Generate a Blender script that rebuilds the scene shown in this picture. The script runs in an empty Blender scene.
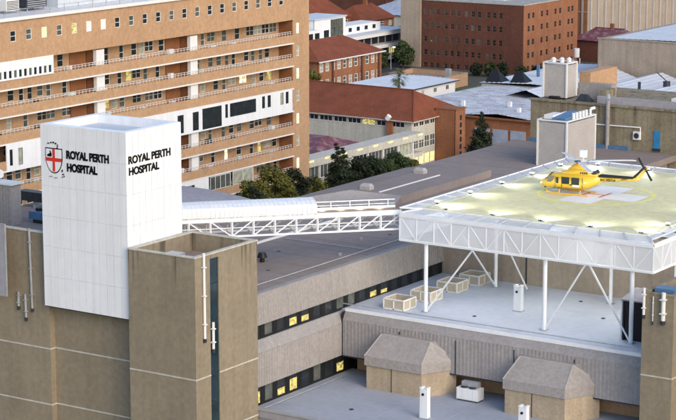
import bpy, bmesh, math, random
from mathutils import Vector, Matrix
R = math.radians
random.seed(7)
sc = bpy.context.scene
C = sc.collection

# ------------------------------------------------------------------ camera
cam = bpy.data.cameras.new('camera')
cam_o = bpy.data.objects.new('camera', cam)
C.objects.link(cam_o)
cam.sensor_width = 36.0
cam.lens = 2100.0 / 676.0 * 36.0
cam.clip_start = 1.0
cam.clip_end = 6000.0
YAW, PITCH = R(33.433), R(10.916)          # X runs along the hospital fronts, Y away from the viewer
cam_o.location = (0, 0, 70)
cam_o.rotation_euler = (R(90) - PITCH, 0, YAW)
sc.camera = cam_o

# ------------------------------------------------------------------ world, sun, exposure
SUN_AZ, SUN_EL = R(115), R(28)              # azimuth measured from +Y towards +X
w = bpy.data.worlds.new('World')
sc.world = w
w.use_nodes = True
nt = w.node_tree
sky = nt.nodes.new('ShaderNodeTexSky')
sky.sky_type = 'NISHITA'
sky.sun_disc = False
sky.sun_elevation = SUN_EL
sky.sun_rotation = SUN_AZ
sky.air_density = 1.0
sky.dust_density = 2.0
sky.ozone_density = 1.5
bg = nt.nodes['Background']
bg.inputs['Strength'].default_value = 0.15
nt.links.new(sky.outputs[0], bg.inputs['Color'])
sun = bpy.data.lights.new('sun', 'SUN')
sun.energy = 0.6
sun.angle = R(30)
sun.color = (1.0, 0.87, 0.68)
sun_o = bpy.data.objects.new('sun', sun)
C.objects.link(sun_o)
sd = Vector((math.sin(SUN_AZ) * math.cos(SUN_EL), math.cos(SUN_AZ) * math.cos(SUN_EL), math.sin(SUN_EL)))
sun_o.rotation_euler = sd.to_track_quat('Z', 'Y').to_euler()
sun_o.location = (0, 0, 200)
sc.view_settings.view_transform = 'Standard'
sc.view_settings.look = 'None'
sc.view_settings.gamma = 1.0
sc.view_settings.use_curve_mapping = False
sc.view_settings.exposure = 0.8

# ------------------------------------------------------------------ materials
M = {}
def mat(name, col, rough=0.8, var=0.18, scale=0.6, metal=0.0, spec=0.3, bump=0.0, bscale=20.0, streak=0.0,
        emit=0.0, ecol=None, drip=None, fine=0.12, blotch=None, coat=0.0):
    m = bpy.data.materials.new(name); M[name] = m
    m.use_nodes = True
    t = m.node_tree; L = t.links; b = t.nodes['Principled BSDF']
    b.inputs['Roughness'].default_value = rough
    b.inputs['Metallic'].default_value = metal
    b.inputs['Specular IOR Level'].default_value = spec
    b.inputs['Coat Weight'].default_value = coat
    g = t.nodes.new('ShaderNodeNewGeometry')
    pos = g.outputs['Position']
    def noise(s, stretch=None, detail=4):
        n = t.nodes.new('ShaderNodeTexNoise'); n.inputs['Scale'].default_value = s; n.inputs['Detail'].default_value = detail
        if stretch:
            mp = t.nodes.new('ShaderNodeMapping'); mp.inputs['Scale'].default_value = stretch
            L.new(pos, mp.inputs['Vector']); L.new(mp.outputs[0], n.inputs['Vector'])
        else:
            L.new(pos, n.inputs['Vector'])
        return n.outputs['Fac']
    def ramp(fac, lo, hi, a=0.3, c=0.7):
        r = t.nodes.new('ShaderNodeMapRange'); r.inputs['From Min'].default_value = a; r.inputs['From Max'].default_value = c
        r.inputs['To Min'].default_value = lo; r.inputs['To Max'].default_value = hi
        L.new(fac, r.inputs['Value']); return r.outputs[0]
    def mul(a, v):
        n = t.nodes.new('ShaderNodeMath'); n.operation = 'MULTIPLY'
        L.new(a, n.inputs[0]); L.new(v, n.inputs[1]); return n.outputs[0]
    f = ramp(noise(scale), 1 - var, 1 + var)
    if fine: f = mul(f, ramp(noise(scale * 9, detail=6), 1 - fine, 1 + fine))
    if streak:
        f = mul(f, ramp(noise(1.0, (1.6, 1.6, 0.06), 5), 1 - streak, 1 + streak * 0.4, 0.35, 0.6))
    if drip:                                  # dark run-off stains hanging from a parapet
        sx = t.nodes.new('ShaderNodeSeparateXYZ'); L.new(pos, sx.inputs[0])
        hi = ramp(sx.outputs['Z'], 0, 1, drip - 3.6, drip - .2)
        st_ = ramp(noise(1.0, (1.3, 1.3, 0.05), 3), 0, 1, 0.56, 0.68)
        k_ = ramp(mul(hi, st_), 1.0, 0.42, 0.0, 0.9); f = mul(f, k_)
    mx = t.nodes.new('ShaderNodeVectorMath'); mx.operation = 'SCALE'
    mx.inputs[0].default_value = col
    if blotch:
        bc = t.nodes.new('ShaderNodeMix'); bc.data_type = 'RGBA'
        L.new(ramp(noise(blotch[1], detail=7), 0, 1, 0.48, 0.68), bc.inputs['Factor'])
        bc.inputs['A'].default_value = (*col, 1); bc.inputs['B'].default_value = (*blotch[0], 1)
        L.new(bc.outputs['Result'], mx.inputs[0])
    L.new(f, mx.inputs['Scale'])
    L.new(mx.outputs[0], b.inputs['Base Color'])
    if bump:
        bp = t.nodes.new('ShaderNodeBump'); bp.inputs['Strength'].default_value = bump; bp.inputs['Distance'].default_value = 0.05
        L.new(noise(bscale, detail=3), bp.inputs['Height']); L.new(bp.outputs[0], b.inputs['Normal'])
    if emit:
        b.inputs['Emission Color'].default_value = (*(ecol or col), 1)
        if emit < 10:
            e = ramp(noise(2.4, (1, 1, 1.6)), emit * 0.2, emit * 1.4, 0.36, 0.62); L.new(e, b.inputs['Emission Strength'])
        else:
            b.inputs['Emission Strength'].default_value = emit
    return m

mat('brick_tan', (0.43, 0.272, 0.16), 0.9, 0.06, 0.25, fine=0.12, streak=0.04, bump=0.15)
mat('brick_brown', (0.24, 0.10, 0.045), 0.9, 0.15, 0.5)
mat('brick_red', (0.115, 0.045, 0.03), 0.9, 0.12, 0.25, fine=0.16, streak=0.08)  # kept dark partly to paint shade onto the red block's front
mat('brick_orange', (0.27, 0.115, 0.06), 0.9, 0.12, 0.3, fine=0.16, streak=0.1)
mat('brick_pale', (0.33, 0.27, 0.215), 0.9, 0.10, 0.25, fine=0.10, streak=0.10)
mat('concrete', (0.25, 0.21, 0.15), 0.9, 0.08, 0.22, fine=0.10, streak=0.06, drip=30.0, bump=0.3, bscale=9, blotch=((0.238, 0.201, 0.145), 0.35))
mat('bay_render', (0.36, 0.295, 0.215), 0.9, 0.10, 0.5, fine=0.12, streak=0.10)
mat('stained_concrete', (0.24, 0.205, 0.14), 0.9, 0.16, 0.4, fine=0.16, streak=0.18, drip=30.0, bump=0.4, bscale=6)
mat('white_paint', (0.70, 0.70, 0.70), 0.55, 0.04, 0.5, fine=0.03)
mat('white_panel', (0.74, 0.76, 0.79), 0.35, 0.025, 0.9, fine=0.015, streak=0.05)
mat('white_steel', (0.74, 0.77, 0.80), 0.4, 0.05, 0.8, fine=0.04)
mat('cream_paint', (0.50, 0.48, 0.42), 0.8, 0.06, 0.4, streak=0.1)
mat('seam_grey', (0.52, 0.55, 0.62), 0.6, 0.05)
mat('grey_roof', (0.245, 0.205, 0.19), 0.85, 0.07, 0.12, fine=0.08, bump=0.3, bscale=5)
mat('lilac_roof', (0.30, 0.29, 0.32), 0.8, 0.1, 0.15, fine=0.1)
mat('ribbed_cladding', (0.30, 0.28, 0.27), 0.7, 0.06, 0.35, streak=0.05)
mat('grey_cladding', (0.29, 0.275, 0.275), 0.7, 0.06, 0.35, streak=0.05)
mat('tower_cladding', (0.40, 0.375, 0.36), 0.8, 0.06, 0.6, fine=0.10)
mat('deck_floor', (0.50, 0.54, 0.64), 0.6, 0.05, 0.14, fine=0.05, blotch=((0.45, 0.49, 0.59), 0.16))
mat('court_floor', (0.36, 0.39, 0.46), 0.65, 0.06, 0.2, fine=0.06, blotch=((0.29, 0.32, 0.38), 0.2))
mat('helipad_green', (0.62, 0.575, 0.345), 0.8, 0.05, 0.18, fine=0.10)
mat('marking_white', (0.74, 0.73, 0.74), 0.7, 0.05, 0.6)
mat('marking_yellow', (0.72, 0.68, 0.22), 0.7, 0.08, 0.6)
mat('marking_red', (0.55, 0.14, 0.08), 0.7, 0.08, 0.6)
mat('walkway_tan', (0.34, 0.25, 0.19), 0.8, 0.1, 0.6)
mat('black', (0.012, 0.012, 0.013), 0.5, 0.05)
mat('black_letter', (0.006, 0.006, 0.007), 0.6, 0.0, spec=0.1)
mat('dark_metal', (0.045, 0.05, 0.06), 0.45, 0.2, 1.5, metal=0.3)
mat('galvanised', (0.45, 0.47, 0.50), 0.45, 0.12, 1.0, metal=0.5)
mat('glass_dark', (0.018, 0.024, 0.028), 0.08, 0.3, 0.8, spec=0.6)
mat('glass_mid', (0.09, 0.10, 0.09), 0.12, 0.35, 0.8, spec=0.6)
mat('glass_blue', (0.01, 0.03, 0.042), 0.08, 0.35, 0.4, spec=0.7)
mat('curtain', (0.33, 0.34, 0.27), 0.6, 0.3, 1.2)
mat('glass_lit', (0.6, 0.5, 0.2), 0.3, 0.2, 0.8, emit=0.75, ecol=(1.0, 0.80, 0.28))
mat('glass_lit_pale', (0.6, 0.55, 0.35), 0.3, 0.2, 0.8, emit=0.75, ecol=(1.0, 0.90, 0.55))
mat('glass_lit_dim', (0.3, 0.25, 0.1), 0.2, 0.2, 0.8, emit=0.38, ecol=(0.95, 0.78, 0.22))
mat('terracotta', (0.185, 0.055, 0.027), 0.85, 0.16, 0.4, fine=0.2, bump=0.8, bscale=8)
mat('maroon_metal', (0.14, 0.045, 0.06), 0.5, 0.2, 0.5, blotch=((0.30, 0.18, 0.18), 0.7))
mat('white_metal_roof', (0.50, 0.54, 0.61), 0.5, 0.08, 0.2, fine=0.06)
mat('old_metal_roof', (0.38, 0.41, 0.48), 0.55, 0.2, 0.35, fine=0.2, blotch=((0.27, 0.26, 0.29), 0.4))
mat('roof_joint', (0.215, 0.185, 0.175), 0.85, 0.1, 0.5)
mat('deck_joint', (0.34, 0.37, 0.44), 0.7, 0.1, 0.5)
mat('asphalt', (0.05, 0.05, 0.053), 0.9, 0.2, 0.1)
mat('ground', (0.09, 0.085, 0.07), 0.95, 0.3, 0.03)
mat('grass', (0.10, 0.14, 0.045), 0.95, 0.2, 0.3)
mat('kerb', (0.35, 0.34, 0.32), 0.9)
mat('bark', (0.09, 0.06, 0.04), 0.95, 0.2, 2)
mat('leaf_olive', (0.105, 0.105, 0.022), 0.7, 0.45, 0.45, fine=0.3)
mat('leaf_dark', (0.018, 0.028, 0.012), 0.7, 0.4, 0.5, fine=0.3)
mat('leaf_mid', (0.035, 0.055, 0.018), 0.7, 0.4, 0.5, fine=0.3)
mat('leaf_palm', (0.075, 0.10, 0.035), 0.6, 0.3, 0.8)
mat('heli_yellow', (0.64, 0.41, 0.03), 0.3, 0.03, 1.0, spec=0.5, coat=0.4)
mat('heli_orange', (0.62, 0.33, 0.02), 0.35, 0.05, 1.0, spec=0.5)
mat('heli_glass', (0.16, 0.14, 0.11), 0.08, 0.15, 1.5, spec=0.7)
mat('blade_grey', (0.60, 0.60, 0.60), 0.5, 0.08, 1.0)
mat('crest_red', (0.60, 0.035, 0.02), 0.6, 0.05)
mat('blue_paint', (0.03, 0.20, 0.42), 0.5, 0.1, 1.0)
mat('blue_tank', (0.08, 0.17, 0.30), 0.5, 0.15, 1.0)
mat('planter_panel', (0.45, 0.40, 0.31), 0.8, 0.1, 0.8)
mat('lamp_white', (1, 1, 1), emit=60, ecol=(0.93, 1.0, 0.90))
mat('lamp_warm', (1, 1, 1), emit=15, ecol=(1.0, 0.80, 0.40))
mat('far_grey', (0.20, 0.22, 0.27), 0.9, 0.25, 0.1)
mat('far_blue', (0.30, 0.35, 0.46), 0.8, 0.15, 0.1)
mat('car_paint', (0.5, 0.5, 0.52), 0.3, 0.02, spec=0.5, coat=0.5)
mat('rubber', (0.015, 0.015, 0.015), 0.9)

def mesh_screen():
    m = bpy.data.materials.new('net_screen'); M['net_screen'] = m; m.use_nodes = True
    t = m.node_tree; t.nodes.clear()
    o = t.nodes.new('ShaderNodeOutputMaterial'); mx = t.nodes.new('ShaderNodeMixShader')
    tr = t.nodes.new('ShaderNodeBsdfTransparent'); d = t.nodes.new('ShaderNodeBsdfDiffuse'); d.inputs[0].default_value = (0.86, 0.89, 0.94, 1)
    tl = t.nodes.new('ShaderNodeBsdfTranslucent'); tl.inputs[0].default_value = (0.86, 0.89, 0.94, 1)
    m2 = t.nodes.new('ShaderNodeMixShader'); m2.inputs[0].default_value = 0.45
    t.links.new(d.outputs[0], m2.inputs[1]); t.links.new(tl.outputs[0], m2.inputs[2])
    mx.inputs[0].default_value = 0.66
    t.links.new(tr.outputs[0], mx.inputs[1]); t.links.new(m2.outputs[0], mx.inputs[2]); t.links.new(mx.outputs[0], o.inputs[0])
mesh_screen()

# ------------------------------------------------------------------ builders
WL = {}                                     # world position of each object's origin
def wl(o): return WL.get(o.name, Vector((0, 0, 0))) if o else Vector((0, 0, 0))
def tag(o, label=None, cat=None, group=None, kind=None):
    if label: o['label'] = label
    if cat: o['category'] = cat
    if group: o['group'] = group
    if kind: o['kind'] = kind
    return o
def thing(name, loc, label, cat, group=None, rz=0):
    o = bpy.data.objects.new(name, None); C.objects.link(o)
    o.location = loc; o.rotation_euler = (0, 0, rz); o.empty_display_size = 0.5
    WL[o.name] = Vector(loc)
    return tag(o, label, cat, group)
def place(name, me, parent=None, loc=(0, 0, 0), rz=0):
    o = bpy.data.objects.new(name, me); C.objects.link(o)
    o.location = Vector(loc) - wl(parent); o.rotation_euler = (0, 0, rz)
    o.parent = parent; WL[o.name] = Vector(loc)
    return o

class MB:
    def __init__(s): s.v = []; s.f = []
    def add(s, vs, fs):
        n = len(s.v); s.v += [tuple(p) for p in vs]; s.f += [tuple(i + n for i in f) for f in fs]; return s
    def box(s, x0, x1, y0, y1, z0, z1):
        return s.add([(x0, y0, z0), (x1, y0, z0), (x1, y1, z0), (x0, y1, z0), (x0, y0, z1), (x1, y0, z1), (x1, y1, z1), (x0, y1, z1)],
                     [(3, 2, 1, 0), (4, 5, 6, 7), (0, 1, 5, 4), (1, 2, 6, 5), (2, 3, 7, 6), (3, 0, 4, 7)])
    def quad(s, *p): return s.add(p, [tuple(range(len(p)))])
    def hexa(s, lo, hi):                    # two matching polygons, lower and upper
        n = len(lo)
        return s.add(list(lo) + list(hi), [tuple(range(n - 1, -1, -1)), tuple(range(n, 2 * n))] + [(i, (i + 1) % n, n + (i + 1) % n, n + i) for i in range(n)])
    def bar(s, p, q, w, h=None):
        p, q = Vector(p), Vector(q); d = (q - p).normalized(); h = h or w
        a = d.cross(Vector((0, 0, 1)))
        if a.length < 1e-4: a = Vector((1, 0, 0))
        a.normalize(); b = d.cross(a).normalized(); a *= w / 2; b *= h / 2
        return s.hexa([p - a - b, p + a - b, p + a + b, p - a + b], [q - a - b, q + a - b, q + a + b, q - a + b])
    def tube(s, p, q, r, n=8, r2=None):
        p, q = Vector(p), Vector(q); d = (q - p).normalized(); r2 = r if r2 is None else r2
        a = d.cross(Vector((0, 0, 1)))
        if a.length < 1e-4: a = Vector((1, 0, 0))
        a.normalize(); b = d.cross(a).normalized()
        A = [a * math.cos(2 * math.pi * i / n) + b * math.sin(2 * math.pi * i / n) for i in range(n)]
        return s.hexa([p + k * r for k in A], [q + k * r2 for k in A])
    def wall(s, face, c, u0, u1, z0, z1, holes=(), depth=0.25):
        """a wall sheet with real openings and their reveals; face '+X' or '-Y'"""
        def pt(u, z, d=0): return (c - d, u, z) if face == '+X' else (u, c + d, z)
        us = sorted(set([u0, u1] + [k for h in holes for k in h[:2] if u0 < k < u1]))
        zs = sorted(set([z0, z1] + [k for h in holes for k in h[2:] if z0 < k < z1]))
        for a, b in zip(us, us[1:]):
            for e, g in zip(zs, zs[1:]):
                mu, mz = (a + b) / 2, (e + g) / 2
                if any(h[0] < mu < h[1] and h[2] < mz < h[3] for h in holes): continue
                s.quad(pt(a, e), pt(b, e), pt(b, g), pt(a, g))
        for a, b, e, g in holes:
            s.quad(pt(a, e), pt(a, e, depth), pt(a, g, depth), pt(a, g)); s.quad(pt(b, e), pt(b, g), pt(b, g, depth), pt(b, e, depth))
            s.quad(pt(a, e), pt(b, e), pt(b, e, depth), pt(a, e, depth)); s.quad(pt(a, g), pt(a, g, depth), pt(b, g, depth), pt(b, g))
        return s
    def ribs(s, face, c, u0, u1, z0, z1, pitch=0.3, d=0.06, zt=0.0):
        """trapezoid ribbed sheet; zt = how far the top leans back"""
        n = max(1, int((u1 - u0) / pitch)); p = (u1 - u0) / n; pts = []
        for i in range(n):
            a = u0 + i * p; pts += [(a, 0), (a + p * .45, 0), (a + p * .55, d), (a + p * .9, d)]
        pts.append((u1, 0))
        def pt(u, k, z, t): return (c + k - t, u, z) if face == '+X' else (u, c - k + t, z)
        for (a, k), (b, l) in zip(pts, pts[1:]):
            s.quad(pt(a, k, z0, 0), pt(b, l, z0, 0), pt(b, l, z1, zt), pt(a, k, z1, zt))
        return s
    def mesh(s, name, m, smooth=False):
        me = bpy.data.meshes.new(name); me.from_pydata(s.v, [], s.f); me.materials.append(M[m])
        if smooth:
            for p in me.polygons: p.use_smooth = True
        me.update(); return me
    def build(s, name, m, parent=None, smooth=False, **k):
        off = wl(parent)
        if not parent and s.v:              # a top-level mesh keeps its origin at its base
            xs, ys, zs = zip(*s.v); off = Vector(((min(xs) + max(xs)) / 2, (min(ys) + max(ys)) / 2, min(zs)))
            s.v = [(a - off.x, b - off.y, c - off.z) for a, b, c in s.v]
            o = place(name, s.mesh(name, m, smooth), None, off)
        else:
            o = place(name, s.mesh(name, m, smooth), parent)
        return tag(o, **k)
def B(*a): return MB().box(*a)

WC = {}
def window(parent, face, c, u, z, wd, ht, pane='glass_dark', frame='white_paint', mull=1, rail=1, depth=0.2, t=0.07, name='window'):
    """frame with glazing bars and its pane, set into an opening whose centre is u and whose foot is z"""
    key = (face, round(wd, 2), round(ht, 2), frame, mull, rail, round(t, 3))
    if key not in WC:
        a = MB()
        def bx(u0, u1, z0, z1, d0=0.03, d1=0.11):
            a.box(-0.01 - d1, -0.01 - d0, u0, u1, z0, z1) if face == '+X' else a.box(u0, u1, 0.01 + d0, 0.01 + d1, z0, z1)
        h = wd / 2
        bx(-h, -h + t, 0, ht); bx(h - t, h, 0, ht); bx(-h + t, h - t, 0, t); bx(-h + t, h - t, ht - t, ht)
        for i in range(mull): k = -h + wd * (i + 1) / (mull + 1); bx(k - t / 2, k + t / 2, t, ht - t, 0.04, 0.10)
        for i in range(rail): k = ht * (i + 1) / (rail + 1); bx(-h + t, h - t, k - t / 2, k + t / 2, 0.045, 0.095)
        WC[key] = a.mesh('window_frame', frame)
    pk = (face, round(wd, 2), round(ht, 2), pane)
    if pk not in WC:
        h = wd / 2
        WC[pk] = (MB().box(-0.17, -0.11, -h, h, 0, ht) if face == '+X' else MB().box(-h, h, 0.11, 0.17, 0, ht)).mesh('pane', pane)
    loc = (c, u, z) if face == '+X' else (u, c, z)
    o = place(name, WC[key], parent, loc)
    place('pane', WC[pk], o, loc)
    return o
def text(s, size, m, parent, loc, rot, extrude=0.03, offset=0.012, sx=1.0, name='lettering'):
    cu = bpy.data.curves.new('t', 'FONT'); cu.body = s; cu.size = size; cu.extrude = extrude; cu.offset = offset; cu.space_character = 0.98
    to = bpy.data.objects.new('t', cu); C.objects.link(to)
    dg = bpy.context.evaluated_depsgraph_get(); dg.update()
    me = bpy.data.meshes.new_from_object(to.evaluated_get(dg)); C.objects.unlink(to); bpy.data.objects.remove(to)
    me.materials.clear(); me.materials.append(M[m])
    o = bpy.data.objects.new(name, me); C.objects.link(o); o.parent = parent
    o.location = Vector(loc) - wl(parent); o.rotation_euler = rot; o.scale = (sx, 1, 1)
    return o

# ------------------------------------------------------------------ ground and streets
B(-1800, 900, -200, 2600, -0.4, 0).build('ground', 'ground', kind='structure')
B(-262, -236, 440, 482, 0.004, 0.05).build('lawn', 'grass', kind='structure')
B(-330, -296, 455, 900, 0.006, 0.03).build('road', 'asphalt', kind='structure')
B(-262, -225, 482.5, 486, 0.006, 0.12).build('pavement', 'kerb', kind='structure')
# ------------------------------------------------------------------ brick hospital block on the left
XH, YE, PIT = -190.0, 279.3, 3.64
S = [36.2 - PIT * k for k in range(8)]
Y0 = 196.0
hb = thing('hospital_block', (XH, 240, 0), 'long tan brick hospital block with rows of balconies behind white tower', 'building')
a = MB()                                     # top storey with its row of small windows
topw = [(209.2 - 6.24 + 3.12 * i) for i in range(23)]
topw = [y for y in topw if y < 272.5]
a.wall('+X', XH, Y0, YE, 36.38, 41.8, [(y - .55, y + .55, 39.0, 40.45) for y in topw], 0.2)
a.build('top_wall', 'brick_tan', hb)
lit_top = {4: 'glass_lit', 6: 'glass_lit_dim', 7: 'glass_lit_pale', 8: 'glass_lit_pale'}
for i, y in enumerate(topw):
    window(hb, '+X', XH, y, 39.0, 1.1, 1.45, lit_top.get(i, 'glass_mid' if i % 5 in (0, 3) else 'glass_dark'), 'white_paint', 0, 1)
a = MB(); a.wall('+X', XH, 274.7, YE, 0, 36.38, [(275.7, 276.5, s - 2.05, s - .35) for s in S], 0.2)
a.build('end_wall', 'brick_tan', hb)
for k, s in enumerate(S):
    window(hb, '+X', XH, 276.1, s - 2.05, 0.8, 1.7, ('glass_lit_pale', 'curtain', 'glass_lit_pale', 'curtain', 'glass_lit_pale', 'curtain', 'glass_lit_pale', 'curtain')[k], 'white_paint', 0, 1)
B(-206, XH - .01, YE - .3, YE, 0, 41.8).build('gable_wall', 'brick_tan', hb)
B(-206, -192.9, Y0, YE - .3, 0, 41.6).build('core', 'brick_tan', hb)
B(-206.4, XH + .35, Y0, YE + .3, 41.8, 42.25).build('roof_coping', 'white_paint', hb)
a = MB()
for y in range(int(Y0), 280, 3): a.bar((XH - .3, y, 42.25), (XH - .3, y, 43.2), .06)
for z in (42.7, 43.2): a.bar((XH - .3, Y0, z), (XH - .3, YE, z), .06)
a.build('roof_railing', 'galvanised', hb)
WINS = [(1.3, 1.75), (1.0, 2.1), (2.0, 1.5)]
for k, s in enumerate(S):
    pz = s - 2.2                              # parapet top
    nz = s - PIT                              # next soffit
    panel = (k == 3)
    B(XH - .3, XH, Y0, 274.7, nz + .18, pz).build('balcony_parapet', 'brick_tan', hb)
    B(XH - 2.9, XH + .10, Y0, 274.9, nz - .02, nz + .18).build('slab_edge', 'white_paint', hb)
    # back wall openings
    y = Y0 + 1.5 + .7 * k; ws = []
    rnd = random.Random(100 + k)
    while y < 273.6:
        wd, ht = WINS[rnd.choice((0, 0, 1, 1, 2))]
        if not (223.0 < y < 228.6 or 244.6 < y < 250.6):
            ws.append((y, wd, ht))
        y += rnd.choice((1.75, 2.1, 2.1, 2.9, 3.4))
    hol = []
    for (y, wd, ht) in ws:
        z0 = s - .25 - ht
        hol.append((y - wd / 2, y + wd / 2, z0, z0 + ht))
    MB().wall('+X', -192.6, Y0, 274.7, nz + .18, s, hol, .2).build('balcony_wall', 'brick_tan', hb)
    for (y, wd, ht) in ws:
        q = rnd.random()
        p = 'glass_dark' if q < .40 else 'curtain' if q < .62 else 'glass_mid' if q < .84 else 'glass_dark' if q < .92 else 'glass_lit_dim' if q < .97 else 'glass_lit_pale'
        window(hb, '+X', -192.6, y, s - .25 - ht, wd, ht, p, 'white_paint' if q < .7 else 'cream_paint', 1 if wd > 1.5 else 0, 1)
    for yy in (226.6, 248.3):
        B(XH - .9, XH - .32, yy, yy + 1.75, pz + .002, s - .03).build('white_pier', 'white_paint', hb)
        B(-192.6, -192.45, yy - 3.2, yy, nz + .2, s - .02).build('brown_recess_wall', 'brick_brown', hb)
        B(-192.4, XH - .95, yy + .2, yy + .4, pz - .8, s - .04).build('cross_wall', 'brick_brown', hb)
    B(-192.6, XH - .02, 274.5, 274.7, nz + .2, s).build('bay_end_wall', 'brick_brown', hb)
    if not panel:                             # railing on the parapet
        a = MB()
        for z in (pz + .28, pz + .56): a.bar((XH - .15, Y0, z), (XH - .15, 275.8, z), .05)
        y = Y0 + .3
        while y < 275.8: a.bar((XH - .15, y, pz), (XH - .15, y, pz + .56), .05); y += .75
        a.build('balcony_railing', 'white_paint', hb)
        for j in range(9):                    # odd things kept on the balconies
            y = 205 + j * 7.9 + rnd.uniform(-1.5, 1.5)
            B(XH - 1.1, XH - .5, y, y + rnd.uniform(.5, 1.2), pz - .8, pz + rnd.uniform(.1, .7)).build('balcony_cabinet', rnd.choice(('white_paint', 'cream_paint', 'dark_metal')), hb)
# white enclosed storey
s = S[3]
slots = [(208.0 - .3, 208.0 + .3, 22.4, 24.6), (209.4, 210.3, 22.3, 24.6), (218, 219, 22.2, 24.6), (222, 226, 22.2, 24.8), (244.4, 245.9, 21.95, 24.7), (248.1, 249.6, 21.95, 24.75),
         (250.5, 255.4, 21.75, 25.0), (256.3, 257.0, 22.9, 25.0), (257.5, 264.4, 22.9, 25.0), (266.0, 266.8, 23.2, 25.1), (267.5, 268.4, 23.2, 25.1), (271.0, 271.9, 23.2, 25.1), (272.5, 273.3, 23.2, 25.1)]
MB().wall('+X', XH + .12, 207.2, 274.4, 21.62, 25.36, slots, .2).box(XH - .05, XH + .12, 207.1, 207.2, 21.62, 25.36).build('white_enclosure', 'white_panel', hb)
for (u0, u1, z0, z1) in slots:
    window(hb, '+X', XH + .12, (u0 + u1) / 2, z0, u1 - u0, z1 - z0, 'curtain' if 271 <= u0 < 272 or 209 < u0 < 210 else 'glass_dark', 'dark_metal', max(0, int((u1 - u0) / 1.1) - 1), 0, t=.05)
# glazed sun room, top left
MB().wall('+X', XH + .15, 198, 216.9, 33.95, 36.5, [(199 + i * 1.0, 199.62 + i * 1.0, 34.15, 35.2) for i in range(18)], .15).box(XH - .3, XH + .15, 216.9, 217, 33.95, 36.5).build('sun_room_front', 'white_panel', hb)
for i in range(18): window(hb, '+X', XH + .15, 199.31 + i, 34.15, .62, 1.05, ('glass_dark', 'glass_mid', 'glass_blue')[(i * 7) % 3], 'white_paint', 0, 0, t=.04)
# lower enclosed bays
MB().wall('+X', XH + .05, 241, 252, S[6] - PIT + .2, S[6], [(246.6, 248.6, S[6] - 2.6, S[6] - .6)], .2).build('white_bay', 'white_panel', hb)
window(hb, '+X', XH + .05, 247.6, S[6] - 2.6, 2.0, 2.0, 'glass_dark', 'white_paint', 1, 0)
for y0, y1 in ((252.4, 257.6), (258.2, 263.6)):
    window(hb, '+X', XH + .1, (y0 + y1) / 2, S[6] - 2.2, y1 - y0, 2.1, 'glass_mid' if y0 < 255 else 'curtain', 'white_paint', 3 if y0 < 255 else 1, 0)
B(XH, XH + 4, 262, 274, 0, 9.4).build('ground_floor_wing', 'white_paint', hb)

# rooftop plant of the block
def rooftop_unit(y, x, wy, wx, h, m, label, legs=True):
    t = thing('air_handling_unit', (x, y, 42.25), label, 'air conditioner', 'plant on the brick hospital roof')
    z0 = 42.25 + (.4 if legs else 0)
    B(x - wx / 2, x + wx / 2, y - wy / 2, y + wy / 2, z0, z0 + h).build('casing', m, t)
    a = MB()
    for i in range(6): a.box(x + wx / 2, x + wx / 2 + .05, y - wy * .45, y + wy * .45, z0 + h * (.1 + .14 * i), z0 + h * (.16 + .14 * i))
    a.build('louvre', 'dark_metal' if m != 'dark_metal' else 'galvanised', t)
    if legs:
        for sx in (-1, 1):
            for sy in (-1, 1): MB().bar((x + sx * wx * .4, y + sy * wy * .4, 42.25), (x + sx * wx * .4, y + sy * wy * .4, z0), .12).build('leg', 'galvanised', t)
    MB().tube((x, y, z0 + h), (x, y, z0 + h + .35), min(wx, wy) * .35, 14).build('fan_cowl', 'galvanised', t)
rooftop_unit(207.5, -194, 4.5, 2.4, 1.3, 'dark_metal', 'dark rooftop air unit at far left of the hospital roof')
rooftop_unit(213.0, -194.5, 2.6, 2.2, 1.5, 'white_paint', 'white rooftop air unit between two dark ones')
rooftop_unit(218.3, -195, 4.2, 2.4, 2.0, 'dark_metal', 'dark rooftop air unit left of the ribbed plant room')
rooftop_unit(212.0, -199, 9.0, 2.4, 2.2, 'dark_metal', 'long dark rooftop unit behind the smaller ones')
rooftop_unit(202.8, -194.5, 2.6, 2.2, 1.4, 'galvanised', 'grey rooftop air unit at the edge of the roof')
t = thing('roof_plant_room', (-196, 231, 42.25), 'pale ribbed metal plant room on hospital roof', 'plant room')
MB().ribs('+X', -193.6, 222.5, 240, 42.25, 46, .35, .06).box(-201, -193.62, 222.5, 240, 42.25, 45.98).build('wall', 'white_metal_roof', t)
B(-201.2, -193.3, 222.3, 240.2, 46, 46.2).build('roof', 'galvanised', t)
for (y, h) in ((246, .8), (249.5, 1.1), (257, .7), (262, .9)):
    t = thing('roof_vent', (-194, y, 42.25), {246: 'low pale roof vent right of ribbed plant room', 249.5: 'taller pale roof vent right of ribbed plant room', 257: 'low roof vent near end of hospital roof', 262: 'roof vent closest to end of hospital roof'}[y], 'vent', 'vents on the brick hospital roof')
    MB().tube((-194, y, 42.25), (-194, y, 42.25 + h), .35, 12).build('shaft', 'galvanised', t)
    MB().tube((-194, y, 42.25 + h), (-194, y, 42.45 + h), .55, 12, .3).build('cap', 'white_paint', t)

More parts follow.
